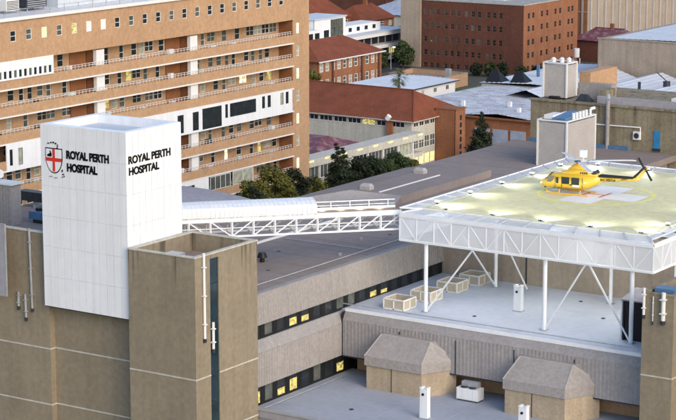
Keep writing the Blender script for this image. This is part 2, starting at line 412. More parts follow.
# ------------------------------------------------------------------ white sign tower
TX0, TX1, TY0, TY1, TZ0, TZ1 = -130.5, -120.2, 147.0, 155.2, 23.25, 40.7
st = thing('sign_tower', (-125.3, 151, 0), 'white panelled tower lettered ROYAL PERTH HOSPITAL with red cross crest', 'tower')
B(TX0 + .16, TX1 - .16, TY0 + .16, TY1 - .16, TZ0 - .1, TZ1 - 1.5).build('core', 'seam_grey', st)
nf, nr, nz_ = 12, 9, 6
pw, pr, ph = (TX1 - TX0) / nf, (TY1 - TY0) / nr, (TZ1 - TZ0) / nz_
gp = .022
pf = MB().hexa([(0, 0.10, 0), (pw - gp, .10, 0), (pw - gp, .10, ph - .008), (0, .10, ph - .008)], [(.012, 0, .004), (pw - gp - .012, 0, .004), (pw - gp - .012, 0, ph - .012), (.012, 0, ph - .012)]).mesh('panel', 'white_panel')
pr_ = MB().hexa([(-.10, 0, 0), (-.10, pr - gp, 0), (-.10, pr - gp, ph - .008), (-.10, 0, ph - .008)], [(0, .012, .004), (0, pr - gp - .012, .004), (0, pr - gp - .012, ph - .012), (0, .012, ph - .012)]).mesh('panel', 'white_panel')
for j in range(nz_):
    for i in range(nf): place('panel', pf, st, (TX0 + i * pw + gp / 2, TY0, TZ0 + j * ph))
    for i in range(nr): place('panel', pr_, st, (TX1, TY0 + i * pr + gp / 2, TZ0 + j * ph))
MB().box(TX0, TX0 + .12, TY0 + .12, TY1 - .12, TZ0, TZ1).build('side_cladding', 'white_panel', st)
MB().box(TX0, TX1 - .12, TY1 - .12, TY1, TZ0, TZ1).build('rear_cladding', 'white_panel', st)
a = MB(); c = .75
a.box(TX0 + .121, TX1 - .121, TY0 + .121, TY0 + c, TZ1 - 1.4, TZ1 + .02); a.box(TX0 + .121, TX1 - .121, TY1 - c, TY1 - .121, TZ1 - 1.4, TZ1 + .02)
a.box(TX0 + .121, TX0 + c, TY0 + c, TY1 - c, TZ1 - 1.4, TZ1 + .02); a.box(TX1 - c, TX1 - .121, TY0 + c, TY1 - c, TZ1 - 1.4, TZ1 + .02)
a.build('rim', 'white_panel', st)
B(TX0 + c, TX1 - c, TY0 + c, TY1 - c, TZ1 - 1.45, TZ1 - .75).build('roof_deck', 'white_metal_roof', st)
B(TX0 + .1, TX1 - .1, TY0 + .12, TY0 + 1.6, TZ0 - .12, TZ0 - .02).build('base_trim', 'dark_metal', st)
FR = (R(90), 0, 0); RR = (R(90), 0, R(90))
text('ROYAL PERTH', 1.02, 'black_letter', st, (-127.35, TY0 - .02, 37.72), FR, offset=.045, sx=.80)
text('HOSPITAL', 1.02, 'black_letter', st, (-127.3, TY0 - .02, 36.52), FR, offset=.045, sx=.80)
text('ROYAL PERTH', .98, 'black_letter', st, (TX1 + .02, 147.25, 37.78), RR, offset=.032, sx=1.02)
text('HOSPITAL', .98, 'black_letter', st, (TX1 + .02, 147.3, 36.72), RR, offset=.032, sx=1.02)
# crest
cx0, cz0 = -128.85, 37.35
def shield(k, dy, name, m):
    pts = []
    for i in range(25):
        u = -1 + 2 * i / 24
        pts.append((u, -1.25 * (1 - abs(u) ** 2.4) ** .75 if abs(u) < 1 else 0))
    pts = [(-1, 1.15)] + [(u, v + .1) for u, v in pts] + [(1, 1.15)]
    lo = [(cx0 + u * k, TY0 - dy, cz0 + v * k) for u, v in pts]; hi = [(x, TY0 - dy - .02, z) for x, y, z in lo]
    return MB().hexa(lo, hi).build(name, m, crest)
crest = B(cx0 - .6, cx0 + .6, TY0 - .005, TY0 + .0, cz0 - .6, cz0 + .6).build('crest', 'white_panel', st)
shield(1.04, .006, 'shield_outline', 'black_letter'); shield(.95, .028, 'shield_field', 'white_panel')
a = MB(); a.box(cx0 - .99, cx0 + .97, TY0 - .075, TY0 - .052, cz0 - .06, cz0 + .27); a.box(cx0 - .13, cx0 + .15, TY0 - .078, TY0 - .05, cz0 - 1.02, cz0 + 1.12)
a.build('red_cross', 'crest_red', crest)
yy = TY0 - .055; yb = TY0 - .075
def flat(pts, name): MB().hexa([(cx0 + u, yy, cz0 + v) for u, v in pts], [(cx0 + u, yb, cz0 + v) for u, v in pts]).build(name, 'black_letter', crest)
flat([(-.78, .38), (-.30, .36), (-.22, .55), (-.30, .80), (-.42, .95), (-.50, .88), (-.42, .72), (-.62, .62), (-.8, .52)], 'swan')
for i, (u, v, ww, hh) in enumerate([(-.62, 1.62, .22, .1), (-.30, 1.72, .16, .12), (.0, 1.74, .20, .14), (.28, 1.66, .2, .14), (.50, 1.45, .1, .3), (.42, 1.22, .16, .12),
                                   (1.0, -.85, .13, .22), (1.12, -1.18, .22, .12), (1.22, -1.36, .12, .12), (1.0, -1.45, .16, .08), (-.4, -1.5, .4, .05), (.2, -1.58, .4, .05)]):
    flat([(u - ww / 2, v - hh / 2 - .03), (u + ww / 2, v - hh / 2), (u + ww / 2, v + hh / 2), (u - ww / 2, v + hh / 2 - .03)], 'crest_mark')

# ------------------------------------------------------------------ beige concrete in the left foreground
STR = (18.65, 13.1)
def walls4(t, x0, x1, y0, y1, z1, th, rz, m='concrete', coping='cream_paint', hole=None):
    a = MB()
    if hole: a.wall('+X', x1, y0, y1, 0, z1, [hole], .14)
    else: a.wall('+X', x1, y0, y1, 0, z1)
    a.quad((x0, y0, 0), (x1, y0, 0), (x1, y0, z1), (x0, y0, z1)); a.quad((x0, y1, 0), (x0, y0, 0), (x0, y0, z1), (x0, y1, z1)); a.quad((x1, y1, 0), (x0, y1, 0), (x0, y1, z1), (x1, y1, z1))
    i = (x0 + th, x1 - th, y0 + th, y1 - th)
    a.quad((i[0], i[2], rz), (i[0], i[2], z1), (i[1], i[2], z1), (i[1], i[2], rz)); a.quad((i[0], i[3], rz), (i[1], i[3], rz), (i[1], i[3], z1), (i[0], i[3], z1))
    a.quad((i[0], i[2], rz), (i[0], i[3], rz), (i[0], i[3], z1), (i[0], i[2], z1)); a.quad((i[1], i[2], rz), (i[1], i[2], z1), (i[1], i[3], z1), (i[1], i[3], rz))
    a.build('wall', m, t)
    B(i[0], i[1], i[2], i[3], rz - .3, rz).build('roof', 'grey_roof', t)
    a = MB(); o = .06
    a.box(x0 - o, x1 + o, y0 - o, y0 + th + o, z1, z1 + .12); a.box(x0 - o, x1 + o, y1 - th - o, y1 + o, z1, z1 + .12)
    a.box(x0 - o, x0 + th + o, y0 + th + o, y1 - th - o, z1, z1 + .12); a.box(x1 - th - o, x1 + o, y0 + th + o, y1 - th - o, z1, z1 + .12)
    a.build('coping', coping, t)
    for z in [q for q in STR if q < z1]:
        b = B(x0, x1 + .03, y0 - .03, y0, z, z + .13)
        if hole:
            b.box(x1, x1 + .03, y0, hole[0], z, z + .13); b.box(x1, x1 + .03, hole[1], y1, z, z + .13)
        else: b.box(x1, x1 + .03, y0, y1, z, z + .13)
        b.build('string_course', 'cream_paint', t)
def downpipe(t, pts, r=.11, m='white_paint'):
    a = MB()
    for p, q in zip(pts, pts[1:]): a.tube(p, q, r, 8)
    o = a.build('downpipe', m, t)
    p, q = Vector(pts[0]), Vector(pts[-1]); n = max(2, int((p - q).length / 2.2))
    for i in range(n):
        k = p.lerp(q, (i + .5) / n); B(k.x - r * 1.4, k.x + r * 1.4, k.y - r * 1.4, k.y + r * 1.4, k.z - .05, k.z + .05).build('pipe_bracket', m, o)
    MB().tube(q, q + Vector((0, 0, -.35)), r * 1.25, 8).build('pipe_shoe', 'dark_metal', o)
bt = thing('stair_tower', (-116, 151.4, 0), 'beige concrete stair tower with blue glass slot right of white tower', 'tower', 'concrete stair towers')
walls4(bt, -119.9, -112.2, 146.6, 156.2, 30, .35, 28.3, hole=(148.85, 150.15, .2, 29.6))
sl = B(-112.33, -112.29, 148.86, 150.14, .25, 29.55).build('glass_slot', 'glass_blue', bt)
for i in range(10): B(-112.29, -112.25, 148.86, 150.14, 2.0 + i * 2.8, 2.07 + i * 2.8).build('glazing_bar', 'dark_metal', sl)
downpipe(bt, [(-112.05, 147.75, 30.35), (-112.05, 147.8, 22.4)], .13)
downpipe(bt, [(-112.0, 149.0, 23.7), (-112.0, 149.0, 21.2)], .13)
t = thing('condenser_unit', (-116.2, 149.5, 28.3), 'small pale condenser inside top of beige stair tower', 'air conditioner')
B(-117.0, -115.5, 148.4, 149.5, 28.45, 29.7).build('casing', 'galvanised', t); B(-116.9, -115.6, 148.5, 149.4, 28.3, 28.45).build('plinth', 'dark_metal', t)
MB().tube((-115.5, 148.9, 29.0), (-114.6, 148.9, 29.0), .35, 12).build('duct', 'galvanised', t)

lw = thing('concrete_block', (-134, 152, 0), 'brown concrete block with pale string lines at lower left', 'building')
MB().box(-150, -130.7, 147.9, 148.4, 0, 30.0).box(-131.2, -130.7, 148.4, 156, 0, 30.0).build('projecting_wall', 'concrete', lw)
MB().box(-130.7, -119.95, 148.6, 156, 0, 23.15).build('recessed_wall', 'concrete', lw)
MB().box(-150, -130.64, 147.82, 148.3, 30.0, 30.14).build('coping', 'cream_paint', lw)
for z in STR:
    MB().box(-150, -130.67, 147.87, 147.9, z, z + .13).box(-130.7, -130.67, 147.9, 148.57, z, z + .13).box(-130.67, -119.96, 148.57, 148.6, z, z + .13).build('string_course', 'cream_paint', lw)
downpipe(lw, [(-132.9, 147.75, 30.3), (-132.75, 147.75, 22.5)], .12, 'galvanised')
downpipe(lw, [(-134.5, 147.75, 23.9), (-134.5, 147.75, 22.5)], .12, 'galvanised')
downpipe(lw, [(-133.6, 147.72, 23.8), (-133.55, 147.72, 21.5)], .12, 'galvanised')
t = thing('ribbed_plant_room', (-147, 162, 30), 'ribbed grey plant room behind brown wall at left edge', 'plant room')
MB().ribs('-Y', 156.6, -156, -143.2, 27.8, 32.1, .4, .07).build('front_cladding', 'ribbed_cladding', t)
B(-156, -143.25, 156.7, 158.2, 27.8, 32.05).build('side_wall', 'grey_cladding', t)
B(-156.1, -143.0, 156.45, 158.4, 32.1, 32.25).build('roof', 'white_paint', t)
MB().tube((-146.2, 157.4, 32.25), (-146.2, 157.4, 32.8), .5, 14).tube((-146.2, 157.4, 32.8), (-145.2, 157.4, 33.0), .45, 14).build('roof_cowl', 'white_paint', t)
t = thing('metal_screen', (-139, 146, 23.8), 'tall pale lilac metal sheet at left edge of picture', 'screen')
B(-139.5, -134.35, 145.9, 146.05, 23.8, 30.9).build('sheet', 'lilac_roof', t)
B(-134.45, -134.3, 145.88, 146.07, 23.8, 30.9).build('edge_post', 'galvanised', t)
for z in (25, 29.5): MB().bar((-137, 146.05, z), (-137, 147.9, z), .15).build('bracket', 'galvanised', t)
# plant and pipes on the roof between the wall and the tower
B(-150, -131.2, 148.45, 175, 0, 27.9).build('low_flat_roof', 'grey_roof', lw)
t = thing('rooftop_chiller', (-141, 160.5, 27.9), 'dark blue chiller with pipes left of white tower', 'air conditioner')
B(-143.0, -138.2, 159, 160.8, 28.3, 29.1).build('casing', 'blue_tank', t); B(-142.6, -138.8, 159.2, 160.6, 27.9, 28.3).build('skid', 'dark_metal', t)
for i in range(4): MB().tube((-142.3 + i * 1.1, 159.9, 29.1), (-142.3 + i * 1.1, 159.9, 29.4), .42, 14).build('fan', 'black', t)
a = MB()
for z in (29.8, 30.5): a.bar((-143, 161.2, z), (-137.5, 161.2, z), .09)
for x in (-143, -141, -139, -137.5): a.bar((x, 161.2, 27.9), (x, 161.2, 30.5), .09)
a.build('guard_rail', 'white_paint', t)
t = thing('air_duct', (-144, 166, 27.9), 'grey duct run behind dark blue chiller', 'duct')
B(-150, -136, 165.2, 166.4, 28.6, 29.6).build('trunk', 'dark_metal', t)
for x in (-148, -144, -140): B(x - .1, x + .1, 165.4, 166.2, 27.9, 28.6).build('support', 'galvanised', t)
# ------------------------------------------------------------------ long grey-roofed wing
gw = thing('grey_wing', (-127, 200, 0), 'long grey flat-roofed wing with ribbed fascias and ribbon windows', 'building')
GX = -114.1
B(-139.5, GX - .9, 156.3, 256.3, 23.2, 24.0).build('roof', 'grey_roof', gw)
B(-139.5, GX - 2.2, 156.3, 256.3, 0, 23.19).build('core', 'grey_cladding', gw)
MB().ribs('+X', GX, 156.3, 199.8, 21.0, 23.9, .42, .06, .25).build('upper_fascia', 'ribbed_cladding', gw)
B(GX - .9, GX - .2, 156.3, 199.8, 23.9, 24.02).build('roof_edge', 'grey_cladding', gw)
B(GX - 2.2, GX - .03, 156.3, 199.8, 21.0, 21.15).build('soffit', 'dark_metal', gw)
MB().ribs('+X', GX + .25, 156.3, 173.9, 15.0, 18.35, .42, .07).build('lower_fascia', 'ribbed_cladding', gw)
MB().quad((GX + .25, 156.3, 18.35), (GX + .25, 173.9, 18.35), (GX - .2, 173.9, 19.4), (GX - .2, 156.3, 19.4)).build('sloping_sill', 'grey_cladding', gw)
B(GX - .45, GX - .18, 156.3, 173.9, 19.38, 19.5).build('sill_trim', 'galvanised', gw)
B(GX - 2.2, GX + .24, 156.3, 176, 15.0, 15.12).build('lower_soffit', 'dark_metal', gw)
# ribbon windows: upper row behind the sill, lower row over the court
for z0, z1, c, y0, y1, lit in ((19.5, 21.0, GX - .3, 158.0, 199.5, {3: 'glass_lit_dim', 4: 'glass_lit_dim', 7: 'glass_mid', 10: 'glass_lit_dim', 11: 'glass_lit_dim', 18: 'glass_lit', 1: 'glass_mid', 8: 'glass_mid', 15: 'glass_mid'}),
                               (12.92, 15.0, GX - .3, 158.0, 176.0, {0: 'glass_lit_dim', 1: 'glass_mid', 2: 'glass_lit_dim', 3: 'glass_lit_dim', 5: 'glass_mid', 7: 'glass_lit_dim'})):
    n = int((y1 - y0) / 2.1)
    ys = [y0 + 1.05 + 2.1 * i for i in range(n)]
    MB().wall('+X', c, 156.3, y1 + .3, z0, z1, [(y - .72, y + .72, z0 + .15, z1 - .1) for y in ys], .2).build('ribbon_wall', 'black', gw)
    for i, y in enumerate(ys):
        o = window(gw, '+X', c, y, z0 + .15, 1.44, z1 - z0 - .25, lit.get(i, 'glass_dark'), 'dark_metal', 0, 0, t=.06)
        if 'lit' in lit.get(i, ''): hh = (z1 - z0) * (.3 + .12 * (i % 3)); B(c - .11, c - .09, y - .64, y + .64, z1 - .1 - hh, z1 - .12).build('blind', 'glass_dark', o)
MB().box(-128.25, -128.0, 156.3, 200, 24.0, 24.22).build('roof_flashing', 'white_paint', gw)
MB().tube((-122.4, 171.3, 24.0), (-122.4, 171.3, 24.5), .25, 12).build('vent_stack', 'black', gw)
MB().tube((-122.4, 171.3, 24.5), (-122.4, 171.3, 25.0), .55, 14, .35).build('vent_cowl', 'black', gw)
for (x, y) in ((-117.5, 178), (-120, 186), (-125, 166)): MB().box(x, x + .25, y, y + .25, 24, 24.3).build('roof_outlet', 'galvanised', gw)
# raised roof part with a gently sloping ribbed front
a = MB(); n = 28
for k in range(n):
    f0, f1, f2, f3 = k / n, (k + .55) / n, (k + .65) / n, (k + 1) / n
    def sp(f, d): return (-140 + 15 * f, 199.4 - d, 24.02 + d), (-134.6 + 7.2 * f, 206.5 - d, 24.9 + d)
    for fa, fb_, d0, d1 in ((f0, f1, 0, 0), (f1, f2, 0, .06), (f2, f3, .06, 0)):
        (p, q), (r_, t_) = sp(fa, d0), sp(fb_, d1); a.quad(p, r_, t_, q)
a.build('raised_front', 'grey_cladding', gw)
MB().add([(-134.6, 206.5, 24.9), (-127.4, 206.5, 24.9), (-127.4, 228, 24.9), (-134.6, 228, 24.9), (-140, 199.4, 24.02), (-140, 228, 24.02), (-127.4, 228, 24), (-125, 199.4, 24.02), (-127.4, 206.5, 24.0)],
         [(0, 1, 2, 3), (0, 3, 5, 4), (1, 8, 6, 2), (1, 7, 8)]).build('raised_roof', 'grey_roof', gw)
MB().box(-130.9, -130.7, 207, 221, 24.9, 25.0).build('raised_flashing', 'white_paint', gw)
for (x, y) in ((-133.2, 208.0), (-133.6, 221.0)):
    MB().box(x - .7, x + .7, y - .5, y + .5, 24.9, 25.3).hexa([(x - .7, y - .5, 25.3), (x + .7, y - .5, 25.3), (x + .7, y + .5, 25.3), (x - .7, y + .5, 25.3)], [(x - .5, y - .3, 25.6), (x + .5, y - .3, 25.6), (x + .5, y + .3, 25.6), (x - .5, y + .3, 25.6)]).build('roof_ventilator', 'tower_cladding', gw)
MB().box(-122.6, -121.6, 222, 223, 24, 24.7).build('roof_hatch', 'dark_metal', gw)
MB().box(-121.4, -117.5, 208, 208.2, 24, 24.3).build('roof_kerb', 'white_paint', gw)
for i, y in enumerate(range(160, 199, 4)):                 # sheet joints of the roof felt
    MB().box(-127.9, -115.1, y, y + .08, 24.0, 24.02).build('roof_seam', 'roof_joint', gw)
for x in (-118.4, -121.9, -125.4): MB().box(x, x + .07, 156.4, 199, 24.0, 24.025).build('roof_seam', 'roof_joint', gw)
for y in range(230, 256, 5): MB().box(-139.3, -115.1, y, y + .09, 24.0, 24.02).build('roof_seam', 'roof_joint', gw)
MB().tube((-116.4, 160, 24.12), (-116.4, 196, 24.12), .06, 8).build('conduit', 'galvanised', gw)
MB().tube((-127.2, 182, 24.12), (-116.4, 182, 24.12), .05, 8).build('conduit', 'galvanised', gw)
for x, y in ((-119.6, 168.4), (-124, 176.5), (-118.9, 190.4)): MB().tube((x, y, 24.0), (x, y, 24.06), .2, 12).build('roof_drain', 'dark_metal', gw)

lr = thing('pale_roof_hall', (-152, 185, 0), 'low hall with pale lilac barrel roof behind the footbridge', 'building')
B(-166, -140.2, 175.2, 199.3, 0, 23.4).build('wall', 'grey_cladding', lr)
a = MB(); n = 10
for i in range(n):
    p, q = [(-166 + 25.8 * k / n, 23.4 + 1.1 * math.sin(math.pi * k / n)) for k in (i, i + 1)]
    a.quad((p[0], 175.1, p[1]), (q[0], 175.1, q[1]), (q[0], 199.5, q[1]), (p[0], 199.5, p[1]))
a.build('barrel_roof', 'lilac_roof', lr, smooth=True)

# ------------------------------------------------------------------ podium with roof deck under the helipad
pd = thing('podium', (-97, 185, 0), 'podium block with bluish roof deck and ribbed parapet under helipad', 'building')
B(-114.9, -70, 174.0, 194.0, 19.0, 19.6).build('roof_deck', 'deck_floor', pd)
B(GX + .3, -79.6, 176.0, 213, 0, 18.98).build('core', 'brick_tan', pd)
MB().ribs('-Y', 173.2, GX + .3, -79.6, 15.0, 18.7, .42, .02).build('ribbed_parapet', 'grey_cladding', pd)
MB().quad((GX + .3, 173.2, 18.7), (-79.6, 173.2, 18.7), (-79.6, 173.7, 19.5), (GX + .3, 173.7, 19.5)).build('sloping_sill', 'grey_cladding', pd)
MB().box(GX + .3, -79.6, 173.65, 174.0, 19.5, 19.8).build('gutter_edge', 'white_steel', pd)
MB().bar((GX - .4, 174.3, 20.1), (-79.6, 174.3, 20.1), .10).build('edge_rail', 'galvanised', pd)
B(GX + .3, -79.6, 173.22, 176, 14.85, 15.0).build('soffit', 'dark_metal', pd)
B(GX + .25, GX + .33, 173.15, 174.2, 15.0, 19.5).build('corner_downpipe', 'black', pd)
for x in (-107, -100.5, -94, -87.5): B(x, x + .06, 173.10, 173.2, 15.0, 18.4).build('panel_joint', 'dark_metal', pd)
MB().ribs('-Y', 194.0, -114.6, -83.5, 19.6, 26.4, .6, .012).build('rear_wall', 'brick_pale', pd)
for x in (-104,): B(x, x + .12, 193.9, 194.0, 19.6, 26.4).build('wall_joint', 'dark_metal', pd)
B(-83.45, -83.3, 188, 194, 19.6, 26.4).build('side_wall', 'brick_tan', pd)
B(-83.3, -68, 188, 188.3, 19.6, 26.4).build('rear_wall', 'brick_tan', pd)
B(-114.6, -68, 194.05, 213, 19.6, 26.35).build('rear_core', 'grey_cladding', pd)
B(-81.9, -80.9, 175.9, 175.99, 12.9, 14.8).build('blue_door', 'blue_paint', pd)
for x, y in ((-101.5, 178.6), (-90.3, 184.9), (-95.5, 190.2)): MB().tube((x, y, 19.6), (x, y, 19.66), .2, 12).build('deck_drain', 'dark_metal', pd)
# canted bays with hipped sheet roofs
for x0 in (-109.1, -93.4):
    x1 = x0 + 6.4; xb = x1 + 1.9; yb = 173.9
    fp = [(x0, 170.4), (x1, 170.4), (xb, yb), (x0, yb)]
    def off(k): return [(x0 - k, 170.4 - k), (x1 + k * .4, 170.4 - k), (xb + k, yb), (x0 - k, yb)]
    w_ = MB().hexa([(x, y, 12.9) for x, y in fp], [(x, y, 15.3) for x, y in fp]).build('bay_wall', 'bay_render', pd)
    B(x0 + 2.9, x0 + 2.96, 170.36, 170.4, 12.9, 15.3).build('wall_joint', 'dark_metal', w_)
    k = off(.16)
    r_ = MB().hexa([(x, y, 15.3) for x, y in k], [(x, y, 16.25) for x, y in k]).build('bay_fascia', 'ribbed_cladding', pd)
    rid = [(x0 + .5, 172.4, 18.1), (x1 - .2, 172.4, 18.05)]
    kk = [(x, y, 16.25) for x, y in k]
    MB().add(kk + rid + [(x0 + .5, yb, 18.1), (x1 - .2, yb, 18.05)], [(0, 1, 5, 4), (1, 2, 5), (2, 7, 5), (0, 4, 6, 3), (4, 5, 7, 6)]).build('bay_roof', 'ribbed_cladding', r_)
    a = MB()
    for p, q in ((kk[1], rid[1]), (kk[0], rid[0]), (rid[0], rid[1]), (kk[2], rid[1])): a.bar(p, q, .10)
    a.build('ridge_cap', 'tower_cladding', r_)
MB().box(-89.5, -88.3, 175.6, 175.95, 12.9, 14.8).build('doorway', 'black', pd)

ct = thing('court_block', (-97, 165, 0), 'low flat roofed block with blue grey court below the podium', 'building')
B(GX + .3, -79.6, 156.3, 173.0, 0, 12.7).build('wall', 'grey_cladding', ct)
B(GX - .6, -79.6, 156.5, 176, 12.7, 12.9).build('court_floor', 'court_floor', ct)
B(GX + .3, -79.6, 156.3, 156.7, 12.9, 13.6).build('front_parapet', 'lilac_roof', ct)
B(GX + .3, -79.6, 156.2, 156.8, 13.6, 13.72).build('parapet_coping', 'galvanised', ct)
for i in (3, 5): B(-112 + i * 3.0, -111.93 + i * 3.0, 156.75, 172.9, 12.9, 12.915).build('floor_joint', 'deck_joint', ct)
for y in (161.5,): B(-113.5, -79.8, y, y + .07, 12.9, 12.92).build('floor_joint', 'deck_joint', ct)
for x, y in ((-106.2, 163.2), (-94.0, 160.8), (-84.5, 168.4)): MB().tube((x, y, 12.9), (x, y, 12.96), .22, 12).build('floor_drain', 'dark_metal', ct)
MB().tube((-113.2, 158, 13.05), (-113.2, 172.6, 13.05), .07, 8).build('service_pipe', 'galvanised', ct)
t = thing('air_conditioner', (-98.2, 172.3, 12.9), 'white air conditioner between two canted bays in court', 'air conditioner')
B(-99.5, -97.1, 171.7, 172.9, 13.05, 14.2).build('casing', 'white_paint', t)
B(-99.4, -97.2, 171.8, 172.8, 12.9, 13.05).build('plinth', 'dark_metal', t)
for i in range(4): B(-99.4 + i * .58, -98.9 + i * .58, 171.66, 171.7, 13.15, 14.1).build('grille', 'white_panel', t)
B(-99.2, -97.4, 172.2, 172.8, 14.2, 14.75).build('fan_hood', 'galvanised', t)
for x in (-98.8, -97.9): MB().tube((x, 172.1, 14.2), (x, 172.1, 14.3), .38, 14).build('fan', 'dark_metal', t)

# white vent posts
def vent_post(x, y, z, h, label):
    t = thing('vent_post', (x, y, z), label, 'vent', 'white vent posts')
    MB().hexa([(x - .42, y - .3, z + .1), (x + .42, y - .3, z + .1), (x + .42, y + .3, z + .1), (x - .42, y + .3, z + .1)], [(x - .40, y - .28, z + h), (x + .40, y - .28, z + h), (x + .40, y + .28, z + h), (x - .40, y + .28, z + h)]).build('shaft', 'white_panel', t)
    B(x - .5, x + .5, y - .38, y + .38, z, z + .1).build('base', 'galvanised', t)
    MB().tube((x - .05, y - .29, z + h - .55), (x - .05, y - .36, z + h - .55), .13, 12).build('port', 'black', t)
    for k in (-.44, .2): B(x + k, x + k + .24, y - .32, y + .32, z + h, z + h + .12).build('cap', 'white_paint', t)
vent_post(-98.9, 183.0, 19.6, 2.6, 'white vent post standing alone on the deck under the helipad')
vent_post(-98.8, 164.6, 12.9, 2.95, 'white vent post in the court in front of left canted bay')
vent_post(-88.2, 164.6, 12.9, 2.85, 'white vent post in the court in front of right canted bay')

# framed planter boxes
def planter(x, y, label):
    t = thing('planter_box', (x, y, 19.6), label, 'planter', 'framed boxes on the roof deck')
    W, h, z = 1.15, 1.05, 19.62
    for (dx, dy) in ((1, 0), (-1, 0), (0, 1), (0, -1)):
        a = B(x + dx * W - .04, x + dx * W + .04, y - W + .05, y + W - .05, z + .1, z + h) if dx else B(x - W + .05, x + W - .05, y + dy * W - .04, y + dy * W + .04, z + .1, z + h)
        a.build('side_panel', 'planter_panel', t)
    a = MB(); k = W + .03
    for zz in (z + .06, z + h):
        for p, q in (((-k, -k), (k, -k)), ((k, -k), (k, k)), ((k, k), (-k, k)), ((-k, k), (-k, -k))): a.bar((x + p[0], y + p[1], zz), (x + q[0], y + q[1], zz), .13)
    for dx, dy in ((-k, -k), (k, -k), (k, k), (-k, k), (0, -k), (0, k), (k, 0), (-k, 0)): a.bar((x + dx, y + dy, z), (x + dx, y + dy, z + h), .13)
    a.build('frame', 'white_paint', t)
    B(x - W + .05, x + W - .05, y - W + .05, y + W - .05, z, z + .3).build('floor', 'grey_roof', t)
for x, y, l in ((-109.7, 177.6, 'framed box on the roof deck nearest the front rail'), (-109.3, 182.2, 'framed box on the deck beside the tall left front post'),
                (-109.2, 187.4, 'framed box on the deck, third from the front rail'), (-108.9, 191.6, 'framed box on the deck farthest back against rear wall')): planter(x, y, l)

# right-hand concrete stair tower and the dark stair head beside it
rt = thing('stair_tower', (-75, 175, 0), 'brown concrete stair tower cut by the right edge of the picture', 'tower', 'concrete stair towers')
walls4(rt, -79.5, -76.4, 170.8, 178.5, 26.4, .3, 25.2, coping='stained_concrete')
downpipe(rt, [(-79.3, 170.66, 26.9), (-79.3, 170.66, 24.4)], .13)
downpipe(rt, [(-78.4, 170.68, 26.2), (-78.4, 170.68, 23.9)], .05)
downpipe(rt, [(-77.35, 170.62, 26.7), (-77.35, 170.62, 24.1)], .2)
MB().box(-78.9, -76.9, 172, 173.5, 26.0, 26.7).build('roof_tank', 'blue_tank', rt)
B(-76.4, -60, 172.5, 185, 0, 25.0).build('side_block', 'concrete', rt)
sh = thing('stair_enclosure', (-82.5, 178.5, 19.6), 'black open stair enclosure behind front post beside right tower', 'stair head')
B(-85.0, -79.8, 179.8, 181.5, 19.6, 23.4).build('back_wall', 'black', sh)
B(-85.2, -85.05, 178.2, 181.5, 19.6, 23.6).build('side_wall', 'white_paint', sh)
MB().hexa([(-85.2, 178.1, 23.5), (-79.55, 178.1, 23.5), (-79.55, 181.5, 24.0), (-85.2, 181.5, 24.0)], [(-85.2, 178.1, 23.62), (-79.55, 178.1, 23.62), (-79.55, 181.5, 24.12), (-85.2, 181.5, 24.12)]).build('roof', 'lilac_roof', sh)
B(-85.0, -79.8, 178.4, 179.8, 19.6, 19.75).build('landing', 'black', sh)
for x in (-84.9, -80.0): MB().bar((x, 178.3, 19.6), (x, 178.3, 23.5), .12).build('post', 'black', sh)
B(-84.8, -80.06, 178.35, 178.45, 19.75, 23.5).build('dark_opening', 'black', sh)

# ------------------------------------------------------------------ footbridge from the white tower to the helipad
fb = thing('footbridge', (-118, 169, 29), 'white steel truss footbridge, half covered, from tower to helipad', 'bridge')
A0, A1 = Vector((-129.5, 157.6, 0)), Vector((-109.9, 178.1, 0))      # near edge line
bd = (A1 - A0).normalized(); bn = Vector((-bd.y, bd.x, 0)); BL = (A1 - A0).length
def bp(s, n, z): v = A0 + bd * s + bn * n; return (v.x, v.y, z)
BWd, ZF = 2.4, 29.5
MB().hexa([bp(0, 0, ZF - .15), bp(BL, 0, ZF - .15), bp(BL, BWd, ZF - .15), bp(0, BWd, ZF - .15)], [bp(0, 0, ZF), bp(BL, 0, ZF), bp(BL, BWd, ZF), bp(0, BWd, ZF)]).build('deck', 'walkway_tan', fb)
SC = 19.6                                     # covered length
for n in (-.12, BWd + .12):
    MB().bar(bp(0, n, ZF - .02), bp(BL, n, ZF - .02), .2, .5).build('edge_beam', 'white_steel', fb)
    MB().bar(bp(0, n, ZF - 1.75), bp(BL, n, ZF - 1.75), .18, .18).build('bottom_chord', 'white_steel', fb)
    MB().bar(bp(0, n, ZF - .9), bp(BL, n, ZF - .9), .08).build('middle_chord', 'white_steel', fb)
    k = 13; dS = BL / k
    for i in range(k + 1):
        MB().bar(bp(min(i * dS, BL - .1), n, ZF - .2), bp(min(i * dS, BL - .1), n, ZF - 1.7), .18).build('truss_post', 'white_steel', fb)
        if i < k: MB().bar(bp(i * dS + .1, n, (ZF - 1.68) if i >= 5 else (ZF - .25)), bp((i + 1) * dS - .1, n, (ZF - .25) if i >= 5 else (ZF - 1.68)), .12).build('truss_diagonal', 'white_steel', fb)
a = MB()
for i in range(14): a.bar(bp(i * BL / 13.01, 0, ZF - 1.75), bp(i * BL / 13.01, BWd, ZF - 1.75), .1)
a.build('cross_beam', 'white_steel', fb)
